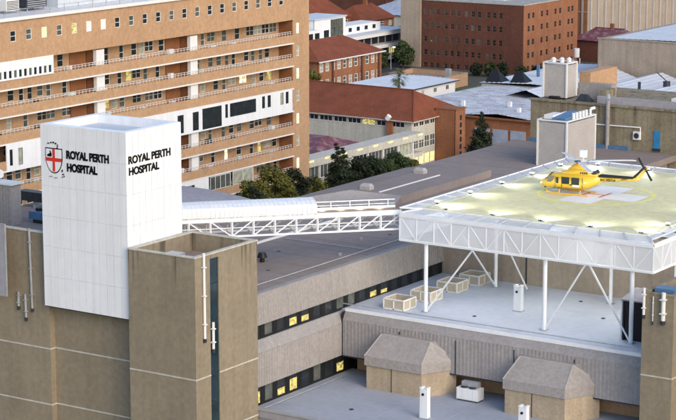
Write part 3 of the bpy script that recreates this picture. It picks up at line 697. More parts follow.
# covered part: ribbed side sheets and a canted roof
prof = [(-.22, ZF + .1), (-.22, ZF + .95), (-.02, ZF + 1.15), (.75, ZF + 1.38), (BWd - .75, ZF + 1.48), (BWd - .1, ZF + 1.45), (BWd + .22, ZF + 1.2), (BWd + .22, ZF + .1)]
seg = 42
for nm, i0, i1 in (('side_sheet', 0, 1), ('roof_sheet', 1, 6), ('side_sheet', 6, 7)):
    a = MB()
    for i in range(seg):
        s0, s1 = SC * i / seg, SC * (i + 1) / seg; sm = s0 + (s1 - s0) * .82
        for j in range(i0, i1):
            (n0, z0), (n1, z1) = prof[j], prof[j + 1]
            a.quad(bp(s0, n0, z0), bp(sm, n0, z0), bp(sm, n1, z1), bp(s0, n1, z1))
            e = .03
            a.quad(bp(sm, n0 - e * (1 if n0 < 1 else -1), z0), bp(s1, n0 - e * (1 if n0 < 1 else -1), z0), bp(s1, n1 - e * (1 if n1 < 1 else -1), z1 + .02), bp(sm, n1 - e * (1 if n1 < 1 else -1), z1 + .02))
    a.build(nm, 'white_panel', fb)
MB().add([bp(SC, n, z) for n, z in prof], [tuple(range(8))]).build('end_frame', 'white_panel', fb)
for n in (BWd + .05,):                         # open part: rail on the far side
    a = MB()
    for z in (.45, .85): a.bar(bp(SC, n, ZF + z), bp(BL - .05, n, ZF + z), .05 if z < .5 else .09)
    s_ = SC
    while s_ < BL: a.bar(bp(s_, n, ZF + .24), bp(s_, n, ZF + .85), .06); s_ += 2.0
    a.build('handrail', 'white_steel', fb)
for i in range(4):
    lo = B(-.18, .18, -.12, .12, 0, .16).mesh('bridge_light', 'lamp_warm') if i == 0 else lo
    place('bridge_light', lo, fb, bp(SC + 1.0 + i * 2.0, BWd - .2, ZF + .01))

# ------------------------------------------------------------------ helipad
hp = thing('helipad', (-95.4, 195, 19.6), 'raised rooftop helipad on white posts with mesh-screened truss', 'helipad')
HX0, HX1, HY0, HY1, HZ = -107.9, -83.0, 179.0, 211.6, 30.0
B(HX0, HX1, HY0, HY1, HZ - .35, HZ).build('deck', 'helipad_green', hp)
def ring(cx, cy, r0, r1, z, n=72):
    a = MB()
    for i in range(n):
        t0, t1 = 2 * math.pi * i / n, 2 * math.pi * (i + 1) / n
        a.quad((cx + r0 * math.cos(t0), cy + r0 * math.sin(t0), z), (cx + r1 * math.cos(t0), cy + r1 * math.sin(t0), z), (cx + r1 * math.cos(t1), cy + r1 * math.sin(t1), z), (cx + r0 * math.cos(t1), cy + r0 * math.sin(t1), z))
    return a
PCX, PCY = -96.5, 195.2
ring(PCX, PCY, 5.75, 6.2, HZ + .004).build('yellow_circle', 'marking_yellow', hp)
a = MB(); z = HZ + .004; l, h = 5.2, 1.85
a.quad((PCX - l, PCY - h, z), (PCX + l, PCY - h, z), (PCX + l, PCY + h, z), (PCX - l, PCY + h, z)); a.quad((PCX - h, PCY + h, z), (PCX + h, PCY + h, z), (PCX + h, PCY + l, z), (PCX - h, PCY + l, z)); a.quad((PCX - h, PCY - l, z), (PCX + h, PCY - l, z), (PCX + h, PCY - h, z), (PCX - h, PCY - h, z))
a.build('white_cross', 'marking_white', hp)
a = MB(); z = HZ + .008
for x in (-1.2, .9): a.quad((PCX + x, PCY - 1.5, z), (PCX + x + .3, PCY - 1.5, z), (PCX + x + .3, PCY + 1.5, z), (PCX + x, PCY + 1.5, z))
a.quad((PCX - .9, PCY - .15, z), (PCX + .9, PCY - .15, z), (PCX + .9, PCY + .15, z), (PCX - .9, PCY + .15, z)); a.build('letter_h', 'marking_red', hp)
a = MB(); z = HZ + .004
for (x0, x1, y0, y1) in ((HX0 + .5, HX1 - .5, HY0 + .5, HY0 + .7), (HX0 + .5, HX1 - .5, HY1 - .7, HY1 - .5), (HX0 + .5, HX0 + .7, HY0 + .7, HY1 - .7), (HX1 - .7, HX1 - .5, HY0 + .7, HY1 - .7)): a.quad((x0, y0, z), (x1, y0, z), (x1, y1, z), (x0, y1, z))
a.build('edge_line', 'marking_white', hp)
# outer frame: safety-net panels in white frames on all four sides
OX0, OX1, OY0, OY1 = -109.4, -81.4, 177.0, 213.2
def net_row(p0, p1, q0, q1, n):
    p0, p1, q0, q1 = map(Vector, (p0, p1, q0, q1))
    for i in range(n):
        a_, b_, c_, d_ = p0.lerp(p1, i / n), p0.lerp(p1, (i + 1) / n), q0.lerp(q1, (i + 1) / n), q0.lerp(q1, i / n)
        m_ = MB()
        for u, v in ((a_, b_), (b_, c_), (c_, d_), (d_, a_)): m_.bar(u, v, .16, .10)
        o = m_.build('net_frame', 'white_steel', hp)
        dz = Vector((0, 0, -.03)); MB().quad(a_ + dz, b_ + dz, c_ + dz, d_ + dz).build('net', 'net_screen', o)
zi, zo = HZ - .12, HZ + .12
net_row((HX0, HY0, zi), (HX0, HY1, zi), (OX0, OY0, zo), (OX0, OY1, zo), 13)
net_row((HX0, HY1, zi), (HX1, HY1, zi), (OX0, OY1, zo), (OX1, OY1, zo), 10)
net_row((HX1, HY1, zi), (HX1, HY0, zi), (OX1, OY1, zo), (OX1, OY0, zo), 13)
net_row((HX1, HY0, zi), (HX0, HY0, zi), (OX1, OY0, zo - .5), (OX0, OY0, zo - .5), 10)
# truss girders
ZT, ZB = 29.35, 26.85
def girder(p, q, n, nm='girder'):
    p, q = Vector(p), Vector(q)
    def at(i, z): v = p.lerp(q, i / n); return (v.x, v.y, z)
    MB().bar(at(0, ZT), at(n, ZT), .24, .3).build('top_chord', 'white_steel', hp)
    MB().bar(at(0, ZB), at(n, ZB), .2, .2).build('bottom_chord', 'white_steel', hp)
    for i in range(n + 1):
        if n == 14 or 0 < i < n: MB().bar(at(i, ZB), at(i, ZT), .10).build('truss_post', 'white_steel', hp)
        if i < n: MB().bar(at(i, ZB if i % 2 else ZT), at(i + 1, ZT if i % 2 else ZB), .085).build('truss_diagonal', 'white_steel', hp)
e = .35
e = .01
girder((OX0 + e, OY0 + e, 0), (OX1 - e, OY0 + e, 0), 14); girder((OX1 - e, OY0 + e, 0), (OX1 - e, OY1 - e, 0), 18)
girder((OX0 + e, OY1 - e, 0), (OX0 + e, OY0 + e, 0), 18); girder((OX1 - e, OY1 - e, 0), (OX0 + e, OY1 - e, 0), 14)
for x in (-106.5, -93.0, -83.6): MB().bar((x, OY0 + .5, 29.3), (x, OY1 - .5, 29.3), .3, .6).build('floor_beam', 'white_steel', hp)
for y in (184, 191, 198, 205): MB().bar((OX0 + .5, y, 29.1), (OX1 - .5, y, 29.1), .25, .5).build('cross_beam', 'white_steel', hp)
# mesh screens hung round the truss
for nm, pts in (('mesh_screen', [(OX0, OY0), (OX1, OY0)]), ('mesh_screen', [(OX1, OY0), (OX1, OY1)]), ('mesh_screen', [(OX0, OY1), (OX0, OY0)]), ('mesh_screen', [(OX1, OY1), (OX0, OY1)])):
    (x0, y0), (x1, y1) = pts
    x0, x1 = [min(max(q, OX0), OX1) for q in (x0, x1)]; y0, y1 = [min(max(q, OY0), OY1) for q in (y0, y1)]
    o = MB().quad((x0, y0, 26.75), (x1, y1, 26.75), (x1, y1, 29.5), (x0, y0, 29.5)).build(nm, 'net_screen', hp)
    a = MB(); a.bar((x0, y0, 29.55), (x1, y1, 29.55), .12, .16); a.bar((x0, y0, 26.75), (x1, y1, 26.75), .07)
    n = 14 if y0 == y1 else 18
    for i in range(n + 1):
        x, y = x0 + (x1 - x0) * i / n, y0 + (y1 - y0) * i / n; a.bar((x, y, 26.75), (x, y, 29.55), .05)
    a.build('screen_frame', 'white_steel', o)
# posts and braces
for (x, y) in ((-106.5, 177.4), (-93.0, 177.4), (-83.7, 177.4), (-106.0, 191.0), (-92.5, 191.0), (-83.7, 187.4)):
    o = MB().tube((x, y, 19.7), (x, y, 26.9), .21 if y < 180 else .18, 12).build('post', 'white_steel', hp)
    MB().box(x - .35, x + .35, y - .35, y + .35, 19.6, 19.7).build('base_plate', 'galvanised', o)
a_ = [((-106.3, 177.4, 19.9), (-101.0, 177.4, 26.8)), ((-92.8, 177.4, 19.9), (-88.6, 177.4, 26.8)), ((-83.9, 177.4, 19.9), (-88.3, 177.4, 26.8)), ((-105.8, 191.0, 20.2), (-106.4, 178.2, 26.8)), ((-106.0, 190.8, 19.9), (-106.4, 184, 26.8))]
for p, q in a_[:3] + a_[4:]:
    MB().bar(p, q, .14).build('brace', 'white_steel', hp)
MB().bar((-102.2, 191.0, 19.9), (-106.0, 191.0, 26.5), .13).build('brace', 'white_steel', hp)
# perimeter flood lights (lit in the photograph)
fl = MB().box(-.22, .22, -.16, .16, .0, .1).box(-.06, .06, -.06, .06, -.1, 0)
flm = fl.mesh('light_base', 'dark_metal'); lens = B(-.19, .19, -.10, .10, .10, .17).mesh('lens', 'lamp_white')
def flood(x, y, tx, ty, e):
    o = place('flood_light', flm, hp, (x, y, HZ + .1)); place('lens', lens, o, (x, y, HZ + .1))
    li = bpy.data.lights.new('flood_lamp', 'SPOT'); li.energy = e; li.spot_size = R(105); li.spot_blend = .9; li.color = (.95, 1, .88); li.shadow_soft_size = .12
    lo_ = bpy.data.objects.new('flood_lamp', li); C.objects.link(lo_); lo_.parent = o
    lo_.location = (0, 0, .62); d = Vector((tx, ty, -.22)).normalized(); lo_.rotation_euler = (-d).to_track_quat('Z', 'Y').to_euler()
for i in range(5): flood(HX0 + .2, 181.5 + i * 6.8, 1, 0, 650)
for i in range(5): flood(HX0 + 2.6 + i * 5.4, HY0 + .2, 0, 1, 650)
for i in range(4): flood(HX0 + 3.5 + i * 6.2, HY1 - .2, 0, -1, 600)
for i in range(3): flood(HX1 - .2, 184 + i * 9, -1, 0, 420)
o = MB().box(-107.1, -106.4, 212.2, 212.7, 30.6, 31.4).build('beacon_box', 'white_panel', hp)
MB().bar((-106.75, 212.45, 30.1), (-106.75, 212.45, 30.6), .1).build('stem', 'white_steel', o)

# lit luminaires under the pad: they light the deck below as in the photograph
ulm = MB().tube((0, 0, 0), (0, 0, .12), .3, 14).mesh('under_light', 'dark_metal'); ulg = MB().tube((0, 0, -.05), (0, 0, 0), .24, 14).mesh('lens', 'lamp_white')
for (x, y) in ((-103, 182.5), (-97.0, 186.5), (-88.6, 181.0), (-87, 188)):
    o = place('under_light', ulm, hp, (x, y, 28.4)); place('lens', ulg, o, (x, y, 28.4))
    li = bpy.data.lights.new('under_lamp', 'POINT'); li.energy = 380; li.color = (.95, .97, 1.0); li.shadow_soft_size = .3
    lo_ = bpy.data.objects.new('under_lamp', li); C.objects.link(lo_); lo_.parent = o; lo_.location = (0, 0, -.12)
# ------------------------------------------------------------------ helicopter (local: nose towards -x, skids on z = 0)
he = thing('helicopter', (-98.4, 194.5, HZ + .006), 'yellow rescue helicopter parked on the helipad circle', 'helicopter', rz=R(6))
WL[he.name] = Vector((0, 0, 0))
def loft(secs, n=20, p=2.6):
    """secs: (x, zc, half width, half height up, half height down)"""
    a = MB(); rings = []
    for (x, zc, w_, hu, hd) in secs:
        rg = []
        for i in range(n):
            t = 2 * math.pi * i / n; c_, s_ = math.cos(t), math.sin(t)
            y = w_ * math.copysign(abs(c_) ** (2 / p), c_); z_ = (hu if s_ > 0 else hd) * math.copysign(abs(s_) ** (2 / p), s_)
            rg.append((x, y, zc + z_))
        rings.append(rg)
    vs = [v for r_ in rings for v in r_]; fs = []
    for k in range(len(secs) - 1):
        for i in range(n): fs.append((k * n + i, k * n + (i + 1) % n, (k + 1) * n + (i + 1) % n, (k + 1) * n + i))
    fs += [tuple(range(n)), tuple(range((len(secs) - 1) * n, len(secs) * n))]
    return a.add(vs, fs)
fus = loft([(-4.05, .90, .22, .16, .14), (-3.95, .90, .46, .28, .24), (-3.65, .93, .76, .44, .36), (-3.2, .98, .98, .60, .46), (-2.95, 1.02, 1.04, .82, .52), (-2.5, 1.08, 1.10, 1.02, .58), (-2.0, 1.1, 1.14, 1.06, .60),
            (-1.0, 1.1, 1.16, 1.08, .60), (.6, 1.12, 1.16, 1.06, .60), (1.4, 1.22, 1.05, 1.0, .56), (2.1, 1.42, .78, .78, .38), (2.7, 1.66, .46, .5, .24)])
body = fus.build('fuselage', 'heli_yellow', he, smooth=True)
loft([(2.45, 1.68, .44, .42, .26), (3.5, 1.78, .33, .32, .22), (5.0, 1.90, .25, .25, .19), (6.3, 2.0, .20, .22, .16), (6.9, 2.06, .10, .12, .10)], 14, 2.3).build('tail_boom', 'heli_yellow', he, smooth=True)
loft([(-1.75, 2.12, .30, .1, .2), (-1.3, 2.18, .50, .22, .3), (-.5, 2.25, .62, .42, .3), (.2, 2.25, .62, .46, .3), (.9, 2.25, .60, .40, .3), (1.9, 2.15, .5, .28, .4), (2.5, 2.05, .34, .2, .3)], 16, 2.4).build('engine_cowling', 'heli_yellow', he, smooth=True)
loft([(-.95, 2.62, .16, .05, .2), (-.6, 2.68, .30, .26, .2), (-.1, 2.72, .34, .52, .2), (.2, 2.72, .32, .50, .2), (.6, 2.66, .28, .22, .2), (.95, 2.6, .16, .06, .2)], 14, 2.2).build('mast_fairing', 'heli_orange', he, smooth=True)
MB().tube((-3.45, -.25, .62), (-3.45, -.25, .42), .14, 12, .10).build('landing_light', 'black', he)
MB().tube((-3.98, 0, .98), (-4.14, 0, 1.0), .09, 10, .03).build('nose_probe', 'black', he)
for s_ in (-1, 1):
    MB().tube((1.75, s_ * .30, 2.25), (2.25, s_ * .42, 2.5), .17, 12, .20).build('exhaust', 'dark_metal', he)
    # windscreen, door windows
    MB().hexa([(-3.3, s_ * .05, 1.48), (-3.22, s_ * .80, 1.40), (-2.72, s_ * .88, 1.92), (-2.82, s_ * .05, 2.0)], [(-3.36, s_ * .05, 1.54), (-3.28, s_ * .82, 1.46), (-2.78, s_ * .90, 1.98), (-2.88, s_ * .05, 2.06)]).build('windscreen', 'heli_glass', he)
    def pane(x0, x1, z0, z1, nm='cabin_window', y=1.165, sk=0, m='glass_dark'):
        MB().hexa([(x0, s_ * (y - .05), z0), (x1, s_ * (y - .05), z0), (x1 + sk, s_ * (y - .05), z1), (x0 + sk, s_ * (y - .05), z1)], [(x0, s_ * (y + .015), z0), (x1, s_ * (y + .015), z0), (x1 + sk, s_ * (y + .015), z1), (x0 + sk, s_ * (y + .015), z1)]).build(nm, m, he)
    pane(-2.95, -2.3, 1.2, 1.85, 'cockpit_window', 1.07, .15, 'heli_glass')
    pane(-1.9, -1.66, 1.15, 1.8); pane(-1.3, -.45, 1.12, 1.85); pane(-.2, .65, 1.12, 1.85); pane(-.45, -.2, 1.0, 1.15, 'window_badge', 1.155, .1, 'leaf_mid')
    o = B(-1.3, -1.27, s_ * 1.155 - .02, s_ * 1.155 + .02, .62, 1.95).build('door_seam', 'dark_metal', he)
    pane(-.1, .6, .88, 1.08, 'door_badge', 1.155, .1, 'white_paint')
    pane(-2.3, 1.2, .56, .62, 'lower_stripe', 1.02, 0, 'dark_metal')
    for q in range(4): MB().box(.55 + q * .22, .68 + q * .22, s_ * .60 - .03, s_ * .60 + .03, 2.22, 2.42).build('cowl_louvre', 'dark_metal', he)
    MB().box(-2.02, -2.0, s_ * 1.13 - .03, s_ * 1.13 + .03, .65, 1.9).build('door_seam', 'dark_metal', he)
    MB().box(1.0, 1.02, s_ * 1.1 - .04, s_ * 1.1 + .04, .75, 1.9).build('door_seam', 'dark_metal', he)
    # skid gear
    MB().tube((-2.5, s_ * 1.25, .08), (1.7, s_ * 1.25, .08), .075, 10).tube((-2.5, s_ * 1.25, .08), (-2.95, s_ * 1.25, .32), .07, 8).build('skid', 'heli_orange', he)
    for x in (-1.55, .75):
        MB().tube((x, s_ * .55, .62), (x, s_ * 1.0, .5), .06, 8).tube((x, s_ * 1.0, .5), (x, s_ * 1.25, .1), .06, 8).build('cross_tube', 'heli_orange', he)
    B(3.0, 6.1, s_ * .31 - .02, s_ * .31 + .02, 2.02, 2.2).build('boom_stripe', 'black', he) if False else None
    MB().hexa([(5.0, s_ * .2, 1.93), (5.7, s_ * .2, 1.96), (5.6, s_ * 1.2, 1.98), (5.1, s_ * 1.2, 1.95)], [(5.0, s_ * .2, 1.99), (5.7, s_ * .2, 2.0), (5.6, s_ * 1.2, 2.01), (5.1, s_ * 1.2, 2.0)]).build('stabiliser', 'heli_yellow', he)
    MB().hexa([(2.5, s_ * .455, 2.0), (6.2, s_ * .225, 2.06), (6.2, s_ * .20, 2.2), (2.5, s_ * .40, 2.2)], [(2.5, s_ * .47, 2.0), (6.2, s_ * .235, 2.06), (6.2, s_ * .21, 2.22), (2.5, s_ * .41, 2.22)]).build('boom_stripe', 'black', he)
# black anti-glare top of the boom, tail fin
MB().hexa([(2.6, -.36, 2.12), (2.6, .36, 2.12), (6.3, .2, 2.16), (6.3, -.2, 2.16)], [(2.6, -.22, 2.24), (2.6, .22, 2.24), (6.3, .12, 2.26), (6.3, -.12, 2.26)]).build('boom_top', 'black', he)
fin = MB().hexa([(6.0, -.09, 1.95), (6.75, -.07, 1.95), (7.85, -.04, 3.35), (7.35, -.05, 3.42)], [(6.0, .09, 1.95), (6.75, .07, 1.95), (7.85, .04, 3.35), (7.35, .05, 3.42)]).build('tail_fin', 'heli_yellow', he)
MB().hexa([(5.95, -.10, 2.1), (6.35, -.10, 2.1), (7.55, -.06, 3.44), (7.3, -.06, 3.46)], [(5.95, .10, 2.1), (6.35, .10, 2.1), (7.55, .06, 3.44), (7.3, .06, 3.46)]).build('fin_leading_edge', 'black', fin)
MB().tube((7.5, -.05, 3.2), (7.5, -.32, 3.2), .1, 10).build('tail_rotor_hub', 'dark_metal', he)
for s_ in (-1, 1):
    MB().hexa([(7.5 + s_ * .1 - .1, -.30, 3.2 - s_ * .1 - .05), (7.5 + s_ * .1 + .1, -.30, 3.2 - s_ * .1 + .05), (7.5 + s_ * .75 + .10, -.30, 3.2 - s_ * 1.15 + .06), (7.5 + s_ * .75 - .10, -.30, 3.2 - s_ * 1.15 - .06)],
              [(7.5 + s_ * .1 - .1, -.27, 3.2 - s_ * .1 - .05), (7.5 + s_ * .1 + .1, -.27, 3.2 - s_ * .1 + .05), (7.5 + s_ * .75 + .10, -.27, 3.2 - s_ * 1.15 + .06), (7.5 + s_ * .75 - .10, -.27, 3.2 - s_ * 1.15 - .06)]).build('tail_rotor_blade', 'black', he)
MB().tube((0, 0, 3.1), (0, 0, 3.5), .09, 10).build('rotor_mast', 'dark_metal', he)
MB().tube((0, 0, 3.34), (0, 0, 3.47), .34, 14).build('rotor_hub', 'dark_metal', he)
for k, dr in ((125, 6.3), (-57, 6.4), (36, 6.3), (38.5, 6.2)):
    t_ = R(k); d = Vector((math.cos(t_), math.sin(t_), 0)); n_ = Vector((-d.y, d.x, 0)); rs = [(.3, .09, 3.40), (1.0, .10, 3.42), (1.3, .24, 3.42), (3.5, .24, 3.41), (5.3, .24, 3.38), (dr, .22, 3.33)]
    a = MB()
    for (r0, w0, z0), (r1, w1, z1) in zip(rs, rs[1:]):
        p, q = d * r0, d * r1
        a.hexa([(p - n_ * w0)[:2] + (z0 - .02,), (p + n_ * w0)[:2] + (z0 - .02,), (p + n_ * w0)[:2] + (z0 + .03,), (p - n_ * w0)[:2] + (z0 + .03,)], [(q - n_ * w1)[:2] + (z1 - .02,), (q + n_ * w1)[:2] + (z1 - .02,), (q + n_ * w1)[:2] + (z1 + .03,), (q - n_ * w1)[:2] + (z1 + .03,)])
    a.v = [tuple(v) for v in a.v]
    a.build('rotor_blade', 'blade_grey', he)
text('RAC RESCUE', .36, 'black_letter', he, (2.72, -.455, 1.64), (R(92), 0, R(4)), .004, .006, .8)
text('RAC RESCUE', .36, 'black_letter', he, (4.5, .36, 1.72), (R(92), 0, R(176)), .004, .006, .8)

# ------------------------------------------------------------------ lift towers and concrete block behind the helipad
def lift_tower(x0, x1, y0, y1, z0, z1, label):
    t = thing('lift_tower', ((x0 + x1) / 2, (y0 + y1) / 2, z0), label, 'tower', 'clad lift towers')
    B(x0 + .02, x1 - .02, y0 + .02, y1 - .02, z0, z1 - .3).build('cladding', 'tower_cladding', t)
    for (x, y) in ((x0, y0), (x1, y0), (x1, y1)): MB().bar((x, y, z0), (x, y, z1), .22).build('corner_trim', 'white_paint', t)
    a = MB(); 
    for p, q in (((x0, y0), (x1, y0)), ((x1, y0), (x1, y1)), ((x1, y1), (x0, y1)), ((x0, y1), (x0, y0))): a.bar((*p, z1), (*q, z1), .3, .16)
    a.build('rim', 'white_paint', t)
    return t
t = lift_tower(-126.8, -122.6, 239.1, 247.2, 24, 30, 'grey lift tower behind helicopter with blue tank on top')
B(-126.3, -125.0, 239.8, 242.5, 30.08, 30.6).build('white_tank', 'white_paint', t)
MB().hexa([(-125.0, 239.6, 29.9), (-123.1, 239.6, 29.9), (-123.1, 244.5, 29.9), (-125.0, 244.5, 29.9)], [(-125.0, 239.6, 30.3), (-123.1, 239.6, 30.3), (-123.1, 244.5, 30.7), (-125.0, 244.5, 30.7)]).build('blue_tank', 'blue_tank', t)
for i in range(5): MB().tube((-122.9, 241.5 + i * .9, 29.9), (-122.9, 241.5 + i * .9, 30.85), .22, 10).build('vent_pipe', 'white_paint', t)
MB().tube((-122.9, 246.3, 29.9), (-122.9, 246.3, 30.8), .18, 10).tube((-122.9, 246.3, 30.8), (-122.5, 246.8, 30.95), .2, 10).build('goose_neck', 'white_paint', t)
t = lift_tower(-136.6, -133.0, 259, 262, 30, 34.8, 'upper grey lift tower with three white roof vents')
for i, (x, y) in enumerate(((-135.6, 260), (-134.6, 260.6), (-133.7, 261))): MB().tube((x, y, 34.6), (x, y, 35.2), .32, 12).tube((x, y, 35.2), (x, y, 35.45), .42, 12, .15).build('roof_vent', 'white_paint', t)
cb = thing('concrete_roof_block', (-125, 262, 0), 'stained beige concrete block with blue door behind helipad', 'building')
MB().box(-137.2, -95, 256.5, 275, 0, 29.75).build('wall', 'stained_concrete', cb)
MB().box(-137.4, -95, 256.3, 257.1, 29.75, 30.0).build('coping', 'stained_concrete', cb)
B(-118.4, -117.5, 256.4, 256.5, 24.6, 27.0).build('blue_door', 'blue_paint', cb)
MB().box(-118.5, -117.4, 256.3, 256.5, 24.25, 24.6).build('door_sill', 'dark_metal', cb)
MB().tube((-127.4, 256.4, 27.15), (-120.4, 256.4, 27.25), .1, 8).tube((-120.4, 256.4, 27.25), (-120.4, 256.4, 25.6), .08, 8).build('wall_pipe', 'white_paint', cb)
o = B(-121.3, -120.3, 256.05, 256.49, 25.6, 26.7).build('wall_condenser', 'white_paint', cb); MB().tube((-120.8, 256.06, 26.15), (-120.8, 256.02, 26.15), .38, 14).build('fan', 'dark_metal', o)
MB().tube((-125.2, 256.2, 24), (-125.2, 256.2, 30.6), .28, 12).build('duct_riser', 'grey_cladding', cb)
MB().tube((-125.2, 256.2, 30.6), (-125.6, 257.0, 31.2), .3, 12).build('duct_elbow', 'galvanised', cb)
B(-137.2, -122, 256.0, 256.48, 24.02, 24.5).build('base_gutter', 'blue_tank', cb)
B(-128, -95, 258.5, 259.0, 29.75, 30.75).build('roof_upstand', 'lilac_roof', cb); B(-128, -126.9, 259, 262, 29.75, 31.5).build('roof_box', 'stained_concrete', cb)
B(-133, -127.8, 262.5, 264, 29.75, 31.8).build('dark_plant_box', 'grey_cladding', cb); MB().hexa([(-131.2, 258, 29.8), (-129, 258, 29.8), (-129, 259.6, 29.8), (-131.2, 259.6, 29.8)], [(-130.6, 258.6, 30.8), (-129.6, 258.6, 30.8), (-129.6, 259, 30.8), (-130.6, 259, 30.8)]).build('roof_hood', 'dark_metal', cb)
B(-135, -133.6, 257.6, 258.4, 29.8, 30.3).build('dark_opening', 'black', cb)
B(-133.3, -131.6, 263.5, 272, 29.75, 33.2).build('tan_wall', 'brick_tan', cb)
B(-117.6, -112, 260, 264, 29.75, 31.0).build('white_cabin', 'white_paint', cb)

# ------------------------------------------------------------------ terracotta-roofed building, its link bridge and stair tower
tb = thing('tiled_roof_building', (-228, 355, 0), 'cream walled building with long terracotta hipped roof', 'building')
X0, X1, YA, YB, ZE, ZR = -272, -212, 347.3, 366, 9.25, 14.2
h1 = [(-256 + 3.4 * i - 1.5, -256 + 3.4 * i + 1.5, 7.8, 8.85) for i in range(13)]
MB().wall('-Y', YA, X0, X1, 0, ZE, h1, .2).build('front_wall', 'cream_paint', tb)
for i, (a0, a1, z0, z1) in enumerate(h1): window(tb, '-Y', YA, (a0 + a1) / 2, z0, 3.0, 1.05, 'glass_lit_dim' if i % 6 == 4 else 'glass_dark', 'white_paint', 2, 0)
h2 = [(348.2 + 2.1 * i, 349.8 + 2.1 * i, 7.9, 8.8) for i in range(4)] + [(348.1 + 2.1 * i, 349.9 + 2.1 * i, 3.5, 5.8) for i in range(4)] + [(348.1 + 2.1 * i, 349.9 + 2.1 * i, .3, 2.3) for i in range(4)]
MB().wall('+X', X1, YA, 356.2, 0, ZE, h2, .2).build('side_wall', 'cream_paint', tb)
for i, (a0, a1, z0, z1) in enumerate(h2): window(tb, '+X', X1, (a0 + a1) / 2, z0, a1 - a0, z1 - z0, 'glass_dark' if i < 4 else 'glass_mid' if i < 8 else 'glass_lit', 'white_paint', 1, 1 if z1 - z0 > 1.2 else 0)
B(X0, X1 - .25, YA + .25, YB, 0, ZE - .05).build('core', 'cream_paint', tb)
e = .9; ym = (YA + YB) / 2
P_ = [(X0, YA - e, ZE), (X1 + e, YA - e, ZE), (X1 + e, YB + e, ZE), (X0, YB + e, ZE), (X0, ym, ZR), (X1 - 4.0, ym - 2, ZR)]
MB().add(P_, [(0, 1, 5, 4), (1, 2, 5), (2, 3, 4, 5)]).build('tiled_roof', 'terracotta', tb)
MB().bar(P_[1], P_[5], .3).bar(P_[4], P_[5], .35).build('hip_tiles', 'terracotta', tb)
MB().bar((X0, YA - e, ZE - .06), (X1 + e, YA - e, ZE - .06), .2, .16).bar((X1 + e, YA - e, ZE - .06), (X1 + e, 356.2, ZE - .06), .2, .16).build('gutter', 'cream_paint', tb)
B(-217.6, -216.2, YA - .6, YA - .05, 6.2, 9.2).build('chimney_pier', 'brick_orange', tb); MB().tube((-217, YA - 1.2, 9.4), (-216.4, YA - 1.2, 10.1), .5, 12).build('roof_dish', 'white_paint', tb)
bs = thing('brick_stair_tower', (-209, 359, 0), 'brown brick stair tower with column of small slots beside cream building', 'tower')
hs = [(358.1, 358.9, 1.2 + 1.45 * i, 2.2 + 1.45 * i) for i in range(6)]
MB().wall('+X', -207.4, 356.3, 360.2, 0, 10.7, hs, .2).build('slotted_wall', 'brick_orange', bs)
for (a0, a1, z0, z1) in hs: window(bs, '+X', -207.4, 358.5, z0, .8, 1.0, 'glass_dark', 'dark_metal', 0, 0)
B(-211.95, -207.6, 356.3, 360.2, 0, 10.65).build('brick_wall', 'brick_orange', bs); B(-212.1, -207.2, 356.2, 360.4, 10.65, 10.85).build('coping', 'brick_brown', bs)
lb = thing('link_bridge', (-209, 325, 0), 'cream covered link bridge leading to the tiled building', 'bridge')
LY0, LY1 = 298.0, 347.0
B(-212.5, -209.2, LY0, LY1, 2.7, 3.6).build('floor_band', 'cream_paint', lb); B(-212.7, -209.0, LY0, LY1, 6.0, 7.4).build('roof_band', 'cream_paint', lb)
for i in range(9):
    y = LY0 + 2 + i * 5.4
    B(-209.35, -209.15, y, y + .3, .0, 6.2).build('column', 'white_paint', lb)
    if i < 8: window(lb, '+X', -209.3, y + 2.85, 3.6, 5.0, 2.4, ('glass_dark', 'glass_mid', 'glass_mid', 'curtain')[i % 4], 'white_paint', 3, 0)
    B(-208.99, -208.9, y + 1.5, y + 3.2, 6.95, 7.2).build('soffit_light', 'lamp_warm' if False else 'glass_lit', lb)
B(-212.4, -212.2, LY0, LY1, 3.6, 6.0).build('rear_wall', 'cream_paint', lb)
mr = thing('maroon_roof_shed', (-222, 330, 0), 'low shed with streaked maroon metal roof beside hospital end', 'shed')
B(-245, -214.5, 316, 338, 0, 5.2).build('wall', 'cream_paint', mr)
MB().hexa([(-246, 315, 5.2), (-213.6, 315, 5.2), (-213.6, 339, 5.2), (-246, 339, 5.2)], [(-246, 326, 8.3), (-219, 326, 8.3), (-219, 328, 8.3), (-246, 328, 8.3)]).build('roof', 'maroon_metal', mr)
MB().box(-214.3, -213.5, 315, 339, 4.9, 5.2).build('gutter', 'cream_paint', mr)
B(-230, -213.8, 296, 312, 0, 3.4).build('lean_to', 'cream_paint', mr)

# ------------------------------------------------------------------ warehouse with old metal roof, white roofs
wh = thing('old_roof_warehouse', (-215, 390, 0), 'brick warehouse under worn pale corrugated twin-gable roof', 'warehouse')
B(-234, -198.5, 374, 413, 0, 6.7).build('brick_wall', 'brick_orange', wh)
for i in range(3): B(-213 + i * 4.2, -209.5 + i * 4.2, 373.85, 374, 0.3, 4.6).build('roller_door', 'far_blue', wh)
def corr(t, x0, x1, y0, y1, zf, m, pitch=.9, nm='roof'):
    a = MB(); n = int((x1 - x0) / pitch); p = (x1 - x0) / n; ys = [y0 + (y1 - y0) * i / 8 for i in range(9)]
    for i in range(n):
        xs = [(x0 + i * p, 0), (x0 + i * p + p * .7, 0), (x0 + i * p + p * .85, .09), (x0 + (i + 1) * p, 0)]
        for (a0, k0), (a1, k1) in zip(xs, xs[1:]):
            for u, v in zip(ys, ys[1:]): a.quad((a0, u, zf(a0, u) + k0), (a1, u, zf(a1, u) + k1), (a1, v, zf(a1, v) + k1), (a0, v, zf(a0, v) + k0))
    return a.build(nm, m, t)
corr(wh, -235, -217, 373.5, 414, lambda x, y: 7.0 + .8 * (1 - abs(x + 226) / 9), 'old_metal_roof', nm='corrugated_roof')
